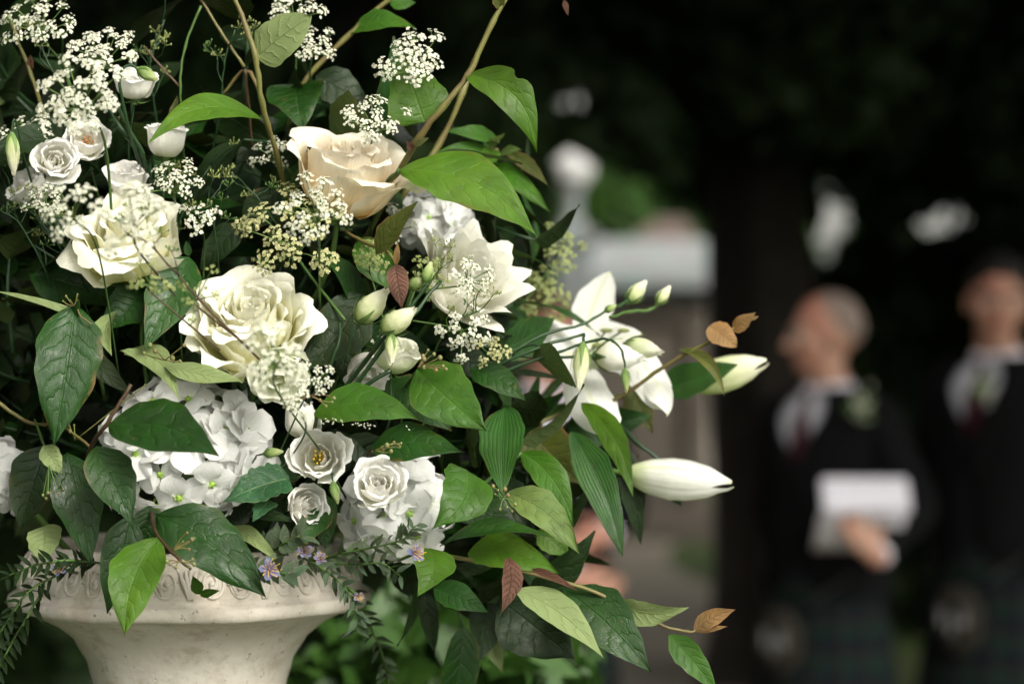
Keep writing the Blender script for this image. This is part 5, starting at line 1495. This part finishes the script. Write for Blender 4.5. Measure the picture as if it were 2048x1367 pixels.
r = branch('leafy_branch', 'mid green leaves spilling right below the lily leaves', 'branch', [(850, 1100, .08, 8), (930, 1000, .05, 8), (1000, 940, .05, 8), (1045, 905, .05, 8)], 'stem_green')
leaf(r, (1042, 903), (1148, 1054), 66, 'leaf_mid', (.05, .02), n=(-.2, .4), bend=.07, side=.10)
leaf(r, (1013, 985), (1160, 1108), 78, 'leaf_pale', (.01, -.02), n=(-.1, .6), bend=.07, side=.08)
leaf(r, (934, 940), (864, 1058), 112, 'leaf_mid', (-.02, -.05), n=(.15, .45), shape='heart', bend=.05, side=.16)
leaf(r, (925, 1000), (1046, 1078), 84, 'leaf_dark', (.04, .03), n=(0, .5)); leaf(r, (980, 960), (1060, 1060), 90, 'leaf_shade', (.07, .06))
berries(r, [(986, 972), (996, 980), (1010, 978), (1016, 990), (990, 988), (1004, 1002), (1014, 1014), (1024, 1022), (1000, 1018), (1030, 1008)], -.02, 5.5, frm=(1006, 995), smat='stem_green')

r = branch('leafy_branch', 'long trailing branch at lower right with pale, brown and dark leaves', 'branch', [(830, 1090, .06, 9), (892, 1110, .03, 9), (1000, 1132, .0, 9), (1140, 1168, -.01, 9), (1250, 1206, -.01, 8), (1318, 1248, -.01, 7), (1375, 1263, -.01, 6), (1400, 1258, -.01, 5)], 'stem_tan')
leaf(r, (880, 1092), (1110, 1076), 56, 'leaf_dark', (.0, -.03), n=(0, 1.6), side=.10, fold=.3); leaf(r, (935, 1106), (1118, 1146), 88, 'leaf_bright', (.02, -.01), n=(0, .7), side=.05, bend=.08)
leaf(r, (858, 1096), (834, 1192), 92, 'leaf_bright', (-.02, -.05), n=(.1, .4), side=.16, bend=.08, shape='heart'); leaf(r, (868, 1175), (978, 1224), 62, 'leaf_dark', (.02, .0), n=(0, .5))
leaf(r, (1016, 1114), (1002, 1226), 46, 'leaf_brown', (-.03, -.06), n=(.3, .2), fold=.5, bend=.05, side=.08, label='folded brown leaf'); leaf(r, (1062, 1138), (1158, 1182), 18, 'leaf_brown', (-.02, -.04), n=(0, .6), fold=.6, label='thin reddish rolled leaf')
leaf(r, (1030, 1178), (1208, 1316), 72, 'leaf_pale', (-.02, -.06), n=(.1, .6), under=True, bend=.06, side=.06, label='pale leaf underside'); leaf(r, (1128, 1178), (1302, 1344), 120, 'leaf_dark', (.0, -.03), n=(0, .4), bend=.05, fold=.16, side=.03)
leaf(r, (1000, 1200), (1150, 1318), 150, 'leaf_shade', (.04, .03), n=(.1, .2), under=False); leaf(r, (1248, 1212), (1378, 1214), 56, 'leaf_pale', (-.01, -.03), n=(0, -.2), under=True, side=-.08, shape='heart', label='pale underside hanging from the stem')
leaf(r, (1388, 1262), (1472, 1218), 40, 'leaf_gold', (-.01, -.02), n=(-.1, .4), side=.06, label='golden young leaf'); leaf(r, (1395, 1262), (1456, 1252), 14, 'leaf_gold', (-.01, -.02), shape='lance')
leaf(r, (1338, 1268), (1436, 1382), 58, 'leaf_mid', (-.01, -.02), n=(-.1, .4), bend=.06); leaf(r, (1075, 1060), (1140, 1110), 60, 'leaf_bright', (.06, .06))
leaf(r, (950, 1215), (1006, 1345), 62, 'leaf_pale', (.16, .14), n=(.2, .1), under=True, label='blurred pale leaf behind'); leaf(r, (850, 1180), (870, 1310), 40, 'leaf_shade', (.12, .12))

r = branch('leafy_branch', 'thin shoot with golden pink young leaves at the far right', 'branch', [(1180, 830, .15, 8), (1260, 780, .13, 8), (1310, 745, .12, 8), (1362, 712, .11, 8), (1440, 672, .10, 7), (1494, 640, .10, 5)], 'stem_tan')
leaf(r, (1356, 698), (1450, 794), 26, 'leaf_olive', (.11, .09), n=(-.2, .6), side=.16, fold=.5, label='curved olive leaf'); leaf(r, (1418, 652), (1474, 694), 50, 'leaf_gold', (.10, .09), n=(.0, .3), shape='round', label='small round pinkish leaf')
leaf(r, (1466, 662), (1512, 624), 32, 'leaf_gold', (.10, .09), n=(0, .3), label='small orange tip leaf'); leaf(r, (1500, 640), (1518, 632), 8, 'leaf_gold', (.10, .10), shape='lance')

# ------------------------------------------------------------------ shaded filling greenery inside the arrangement
def filler_proto(seed, mat):
    rs = np.random.default_rng(seed)
    r = empty('filler_sprig', (0, 0, 0))
    pts = catmull([(0, 0, 0), (.01, .005, .06), (rs.normal(0, .012), rs.normal(0, .01), .14)], 5)
    mb = MB(); mb.tube(pts, np.linspace(.002, .001, len(pts)), 6); mb.build('stem', M['stem_dark'], r)
    for i in range(7):
        u = .25 + .75 * i / 6; b = pts[int(u * (len(pts) - 1))]; a = i * 2.4 + rs.normal(0, .3)
        A = leaf_grid(.075 * rs.uniform(.8, 1.15), .038 * rs.uniform(.85, 1.1), 'ovate', bend=.08, fold=.15, nu=14, nv=6)
        dirv = np.array((math.cos(a), math.sin(a), .35 + .5 * (u > .9)))
        B = Vector(b); T = B + Vector(dirv)
        mb = MB(); mb.grid(place_grid(A, B, T, (0, 0, 1))); mb.build('leaf', M[mat], r)
    return r
NEAR = [(258, 480, 'the upper cream rose'), (502, 650, 'the large cream rose'), (690, 350, 'the peach rose'), (935, 560, 'the pointed white rose'), (372, 905, 'the big hydrangea'),
        (792, 1010, 'the lower hydrangea'), (108, 320, 'the left lisianthus blooms'), (60, 740, 'the dark quilted leaf'), (20, 950, 'the shaded left hydrangea'), (640, 915, 'the yellow centred lisianthus'),
        (788, 712, 'the greenish lisianthus cup'), (905, 800, 'the sharp veined leaf'), (1020, 890, 'the ribbed lily leaves'), (1050, 1050, 'the leaves spilling right'), (400, 330, 'the lace below the cup bloom'),
        (150, 100, 'the top left lace flowers'), (560, 150, 'the heart shaped dark leaf'), (960, 1180, 'the trailing branch'), (260, 650, 'the curling pale leaves'), (560, 480, 'the cream green lace'), (450, 60, 'the pale round leaf')]
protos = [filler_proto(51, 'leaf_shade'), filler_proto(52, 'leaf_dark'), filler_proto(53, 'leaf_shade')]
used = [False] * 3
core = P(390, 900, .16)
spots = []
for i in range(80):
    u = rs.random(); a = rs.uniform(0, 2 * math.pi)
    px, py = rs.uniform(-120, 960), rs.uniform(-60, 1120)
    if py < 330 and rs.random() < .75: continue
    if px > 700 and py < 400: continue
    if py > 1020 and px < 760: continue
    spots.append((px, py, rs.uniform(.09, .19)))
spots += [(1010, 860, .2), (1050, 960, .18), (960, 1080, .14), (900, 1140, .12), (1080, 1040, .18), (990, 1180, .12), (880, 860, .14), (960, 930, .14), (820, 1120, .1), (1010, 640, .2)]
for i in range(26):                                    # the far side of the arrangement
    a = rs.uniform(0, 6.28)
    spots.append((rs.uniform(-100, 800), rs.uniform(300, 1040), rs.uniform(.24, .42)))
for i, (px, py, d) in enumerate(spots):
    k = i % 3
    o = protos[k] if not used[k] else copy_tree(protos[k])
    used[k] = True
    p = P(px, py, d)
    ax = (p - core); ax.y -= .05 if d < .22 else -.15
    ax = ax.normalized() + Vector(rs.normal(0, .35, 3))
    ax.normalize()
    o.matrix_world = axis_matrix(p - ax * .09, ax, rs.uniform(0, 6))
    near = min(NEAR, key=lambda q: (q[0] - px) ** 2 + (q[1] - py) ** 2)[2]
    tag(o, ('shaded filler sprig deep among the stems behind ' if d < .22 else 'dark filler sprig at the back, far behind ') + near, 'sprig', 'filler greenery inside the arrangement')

# ------------------------------------------------------------------ grey green sprays and small blue flowers along the rim
def spray(label, pts, nl, lw=11, ll=34, seed=1, mat='leaf_grey'):
    rs = np.random.default_rng(seed)
    r = branch('grey_spray', label, 'foliage spray', pts, 'stem_green')
    c = catmull([p[:3] for p in pts], 10)
    nl = int(nl * 1.4)
    for i in range(nl):
        u = .04 + .96 * i / (nl - 1)
        q = c[min(len(c) - 1, int(u * (len(c) - 1)))]; g = c[min(len(c) - 1, int(u * (len(c) - 1)) + 1)] - c[max(0, int(u * (len(c) - 1)) - 1)]
        a = math.atan2(g[1], g[0]) + (1 if i % 2 else -1) * rs.uniform(.5, 1.2)
        l_ = ll * rs.uniform(.7, 1.2)
        leaf(r, (q[0], q[1]), (q[0] + math.cos(a) * l_, q[1] + math.sin(a) * l_), lw * rs.uniform(.8, 1.2), mat, (q[2], q[2] + rs.uniform(-.03, .015)), n=(rs.normal(0, .4), .5 + rs.normal(0, .3)), shape='lance', nu=10, nv=4, quilt=0)
    return r
spray('grey green spray lying across the lower hydrangea', [(590, 1140, .02, 5), (660, 1112, -.02, 5), (740, 1095, -.05, 4), (800, 1080, -.06, 4), (832, 1050, -.07, 3)], 22, seed=1)
spray('grey green spray hanging over the right end of the rim', [(600, 1110, -.01, 5), (650, 1140, -.05, 5), (690, 1175, -.06, 4), (712, 1220, -.07, 4), (712, 1262, -.07, 3)], 20, seed=2)
spray('grey green spray between the rim and the lower hydrangea', [(640, 1120, .0, 5), (700, 1130, -.04, 5), (760, 1125, -.06, 4), (800, 1150, -.05, 3)], 16, seed=3)
spray('grey green spray behind the right end of the rim', [(700, 1180, .12, 5), (740, 1250, .12, 5), (770, 1330, .14, 4), (780, 1400, .15, 4)], 18, seed=4)
spray('small grey green spray above the left blue flower', [(530, 1110, .0, 4), (560, 1090, -.04, 4), (600, 1070, -.05, 3)], 8, lw=26, ll=46, seed=5)
spray('grey green leaves round the left blue flower', [(500, 1140, -.03, 4), (540, 1138, -.07, 4), (585, 1150, -.08, 3)], 8, lw=22, ll=40, seed=6)
spray('dark grey green spray trailing off the left end of the rim', [(180, 1120, .0, 5), (110, 1150, -.03, 5), (50, 1190, -.04, 5), (10, 1250, -.04, 4), (-20, 1300, -.04, 3)], 24, seed=7, mat='leaf_shade')  # left sprays take the darkened green: their shade is in the colour
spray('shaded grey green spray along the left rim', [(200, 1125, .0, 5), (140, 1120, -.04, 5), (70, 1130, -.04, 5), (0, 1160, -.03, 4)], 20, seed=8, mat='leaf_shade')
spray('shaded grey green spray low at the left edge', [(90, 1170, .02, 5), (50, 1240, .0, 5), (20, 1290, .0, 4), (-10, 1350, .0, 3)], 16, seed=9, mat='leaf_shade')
def blue_flower(label, c, R, axis, d, seed):
    rs = np.random.default_rng(seed)
    ax = Vector(axis).normalized(); p = P(c[0], c[1], d)
    r = empty('blue_flower', p, label, 'flower'); r.matrix_world = axis_matrix(p, ax, rs.uniform(0, 6))
    Rm = S(R * .85, d)
    for i in range(5):
        A = leaf_grid(Rm, Rm * .6, 'petal', bend=.08, fold=.1, nu=9, nv=6, quilt=0)
        mb = MB(); mb.grid(A); o = mb.build('petal', M['lilac'], r); o.rotation_euler = (rs.normal(0, .1), rs.normal(-.35, .15), i * 1.2566)
    mb = MB()
    for i in range(18):
        a = i * 2.4; q = Rm * .85 * math.sqrt((i + .5) / 18)
        e = Vector((q * math.cos(a), q * math.sin(a), Rm * rs.uniform(.45, .75)))
        mb.tube([(e.x * .2, e.y * .2, 0), (e.x * .8, e.y * .8, e.z * .6), e], Rm * .03, 4); mb.ball(e, Rm * .05, 4, 5)
    mb.build('stamens', M['stamen'], r)
    e = r.matrix_world.inverted() @ P(c[0] * .9 + 50, c[1] + 10, d + .08)
    mb = MB(); mb.tube(catmull([(0, 0, 0), (0, 0, -.02), e], 5), .0012, 6); mb.build('stem', M['stem_green'], r)
blue_flower('lilac blue flower with yellow stamens on the front of the rim', (538, 1138), 30, (.35, -.85, .2), -.08, 1)
blue_flower('lilac blue flower with yellow stamens before the lower hydrangea', (830, 1106), 26, (.6, -.7, .3), -.07, 2)
blue_flower('half hidden lilac flower with yellow stamens under a dark leaf', (608, 1102), 22, (.2, -.8, .3), -.05, 3)
blue_flower('small lilac flower among grey leaves behind the rim', (640, 1118), 20, (.1, -.8, .5), -.03, 4)
blue_flower('tiny lilac flower at the right end of the rim', (716, 1192), 16, (.4, -.7, -.2), -.07, 5)
blue_flower('shaded lilac flower on the left part of the rim', (120, 1135), 22, (-.2, -.8, .2), -.04, 6)

# ------------------------------------------------------------------ wispy stalks, and crumbs fallen on a leaf
def wisp(label, pts, n, ln, seed, mat='stem_dark', seeds=True):
    rs = np.random.default_rng(seed)
    r = branch('wispy_stalk', label, 'stalk', pts, mat)
    c = catmull([p[:3] for p in pts], 8)
    for i in range(n):
        q = c[rs.integers(len(c) // 4, len(c))]; a = rs.uniform(-2.6, -.5); l = ln * rs.uniform(.5, 1.2)
        e = (q[0] + math.cos(a) * l, q[1] + math.sin(a) * l, q[2] + rs.uniform(-.02, .02))
        stem(r, [(*q, 2.4), ((q[0] + e[0]) / 2 + rs.normal(0, 5), (q[1] + e[1]) / 2, (q[2] + e[2]) / 2, 2.2), (*e, 1.6)], mat, 'side_stalk', 5, 3)
        if seeds:
            mb = MB()
            for j in range(7):
                b = rs.uniform(-3.14, 0); k = rs.uniform(8, 17)
                p0 = P(*e) - r.location; p1 = P(e[0] + math.cos(b) * k, e[1] + math.sin(b) * k, e[2] + rs.uniform(-.006, .006)) - r.location
                mb.tube([p0, p1], S(1.3) / 2, 4); mb.ball(p1, (S(1.8), S(1.8), S(3.2)), 4, 5)
            mb.build('seed_head', M['lace_green' if rs.random() < .6 else 'stem_green'], r)
wisp('fine dark stalks with green seeds at the left edge', [(120, 640, .06, 5), (90, 540, .03, 4), (40, 450, .02, 3), (0, 420, .02, 3)], 8, 70, 1)
wisp('fine dark stalks with seeds left of the upper cream rose', [(200, 620, .05, 5), (140, 520, .02, 4), (110, 460, .0, 3), (70, 430, .0, 3)], 8, 60, 2)
wisp('thin seed stalks between the top left lace flowers', [(200, 330, .06, 4), (170, 240, .04, 4), (110, 150, .03, 3), (80, 90, .03, 3)], 7, 60, 3)
wisp('thin seed stalks right of the upper cream rose', [(440, 560, .04, 4), (430, 470, .01, 4), (420, 400, .0, 3)], 7, 60, 4)
wisp('thin seed stalks beside the pointed white rose', [(800, 660, .02, 4), (830, 600, -.01, 4), (880, 540, -.02, 3)], 6, 45, 5, 'stem_green')
wisp('wispy withered stalk crossing before the cream roses', [(520, 720, -.12, 5), (400, 600, -.14, 5), (300, 490, -.15, 4), (255, 470, -.15, 3)], 7, 55, 6, 'stem_brown')
wisp('thin seed stalks in the gap above the upper cream rose', [(330, 560, .08, 4), (360, 440, .05, 4), (420, 330, .05, 3)], 6, 60, 7)

wisp('thin green stalks with seeds by the pale round leaf', [(420, 330, .1, 5), (440, 220, .07, 4), (450, 120, .06, 3), (470, 60, .06, 3)], 7, 60, 8)
wisp('thin stalks with green seeds above the cup shaped lisianthus', [(330, 330, .1, 5), (310, 220, .07, 4), (300, 130, .06, 3), (330, 40, .06, 3)], 9, 60, 9)
wisp('fine stalks with seeds over the dark lisianthus stems', [(240, 420, .08, 5), (220, 330, .05, 4), (190, 260, .04, 3), (170, 215, .04, 3)], 7, 45, 10)
wisp('fine stalks with seeds under the shaded lisianthus', [(160, 560, .08, 5), (110, 480, .04, 4), (60, 420, .04, 3), (20, 380, .04, 3)], 8, 55, 11)
wisp('thin stalks with seeds between peach rose and tan stem', [(620, 560, .08, 5), (560, 460, .04, 4), (520, 400, .03, 3), (490, 370, .03, 3)], 7, 50, 12)
wisp('thin seed stalks beneath the lace on the white rose', [(860, 720, .04, 5), (900, 650, .0, 4), (960, 620, -.01, 3)], 6, 45, 13, 'stem_green')
mb = MB()
rs2 = np.random.default_rng(77)
host = P(690, 850, -.085)
for i in range(34):
    x = 640 + 120 * rs2.random() ** 1.3 + (60 if i > 28 else 0); y = 842 + (x - 640) * .10 + rs2.normal(0, 5)
    p = P(x, y, -.079 - .0003 * i) - host; a = rs2.uniform(0, 3.14); l = S(rs2.uniform(1.6, 4.5))
    mb.tube([p, p + Vector((math.cos(a) * l, -.0004, math.sin(a) * l))], S(1.1), 4)
o = mb.build('fallen_crumbs', M['lace_white'], None, loc=host)
tag(o, 'pale crumbs fallen on the wide green centre leaf', 'crumbs', kind='stuff')
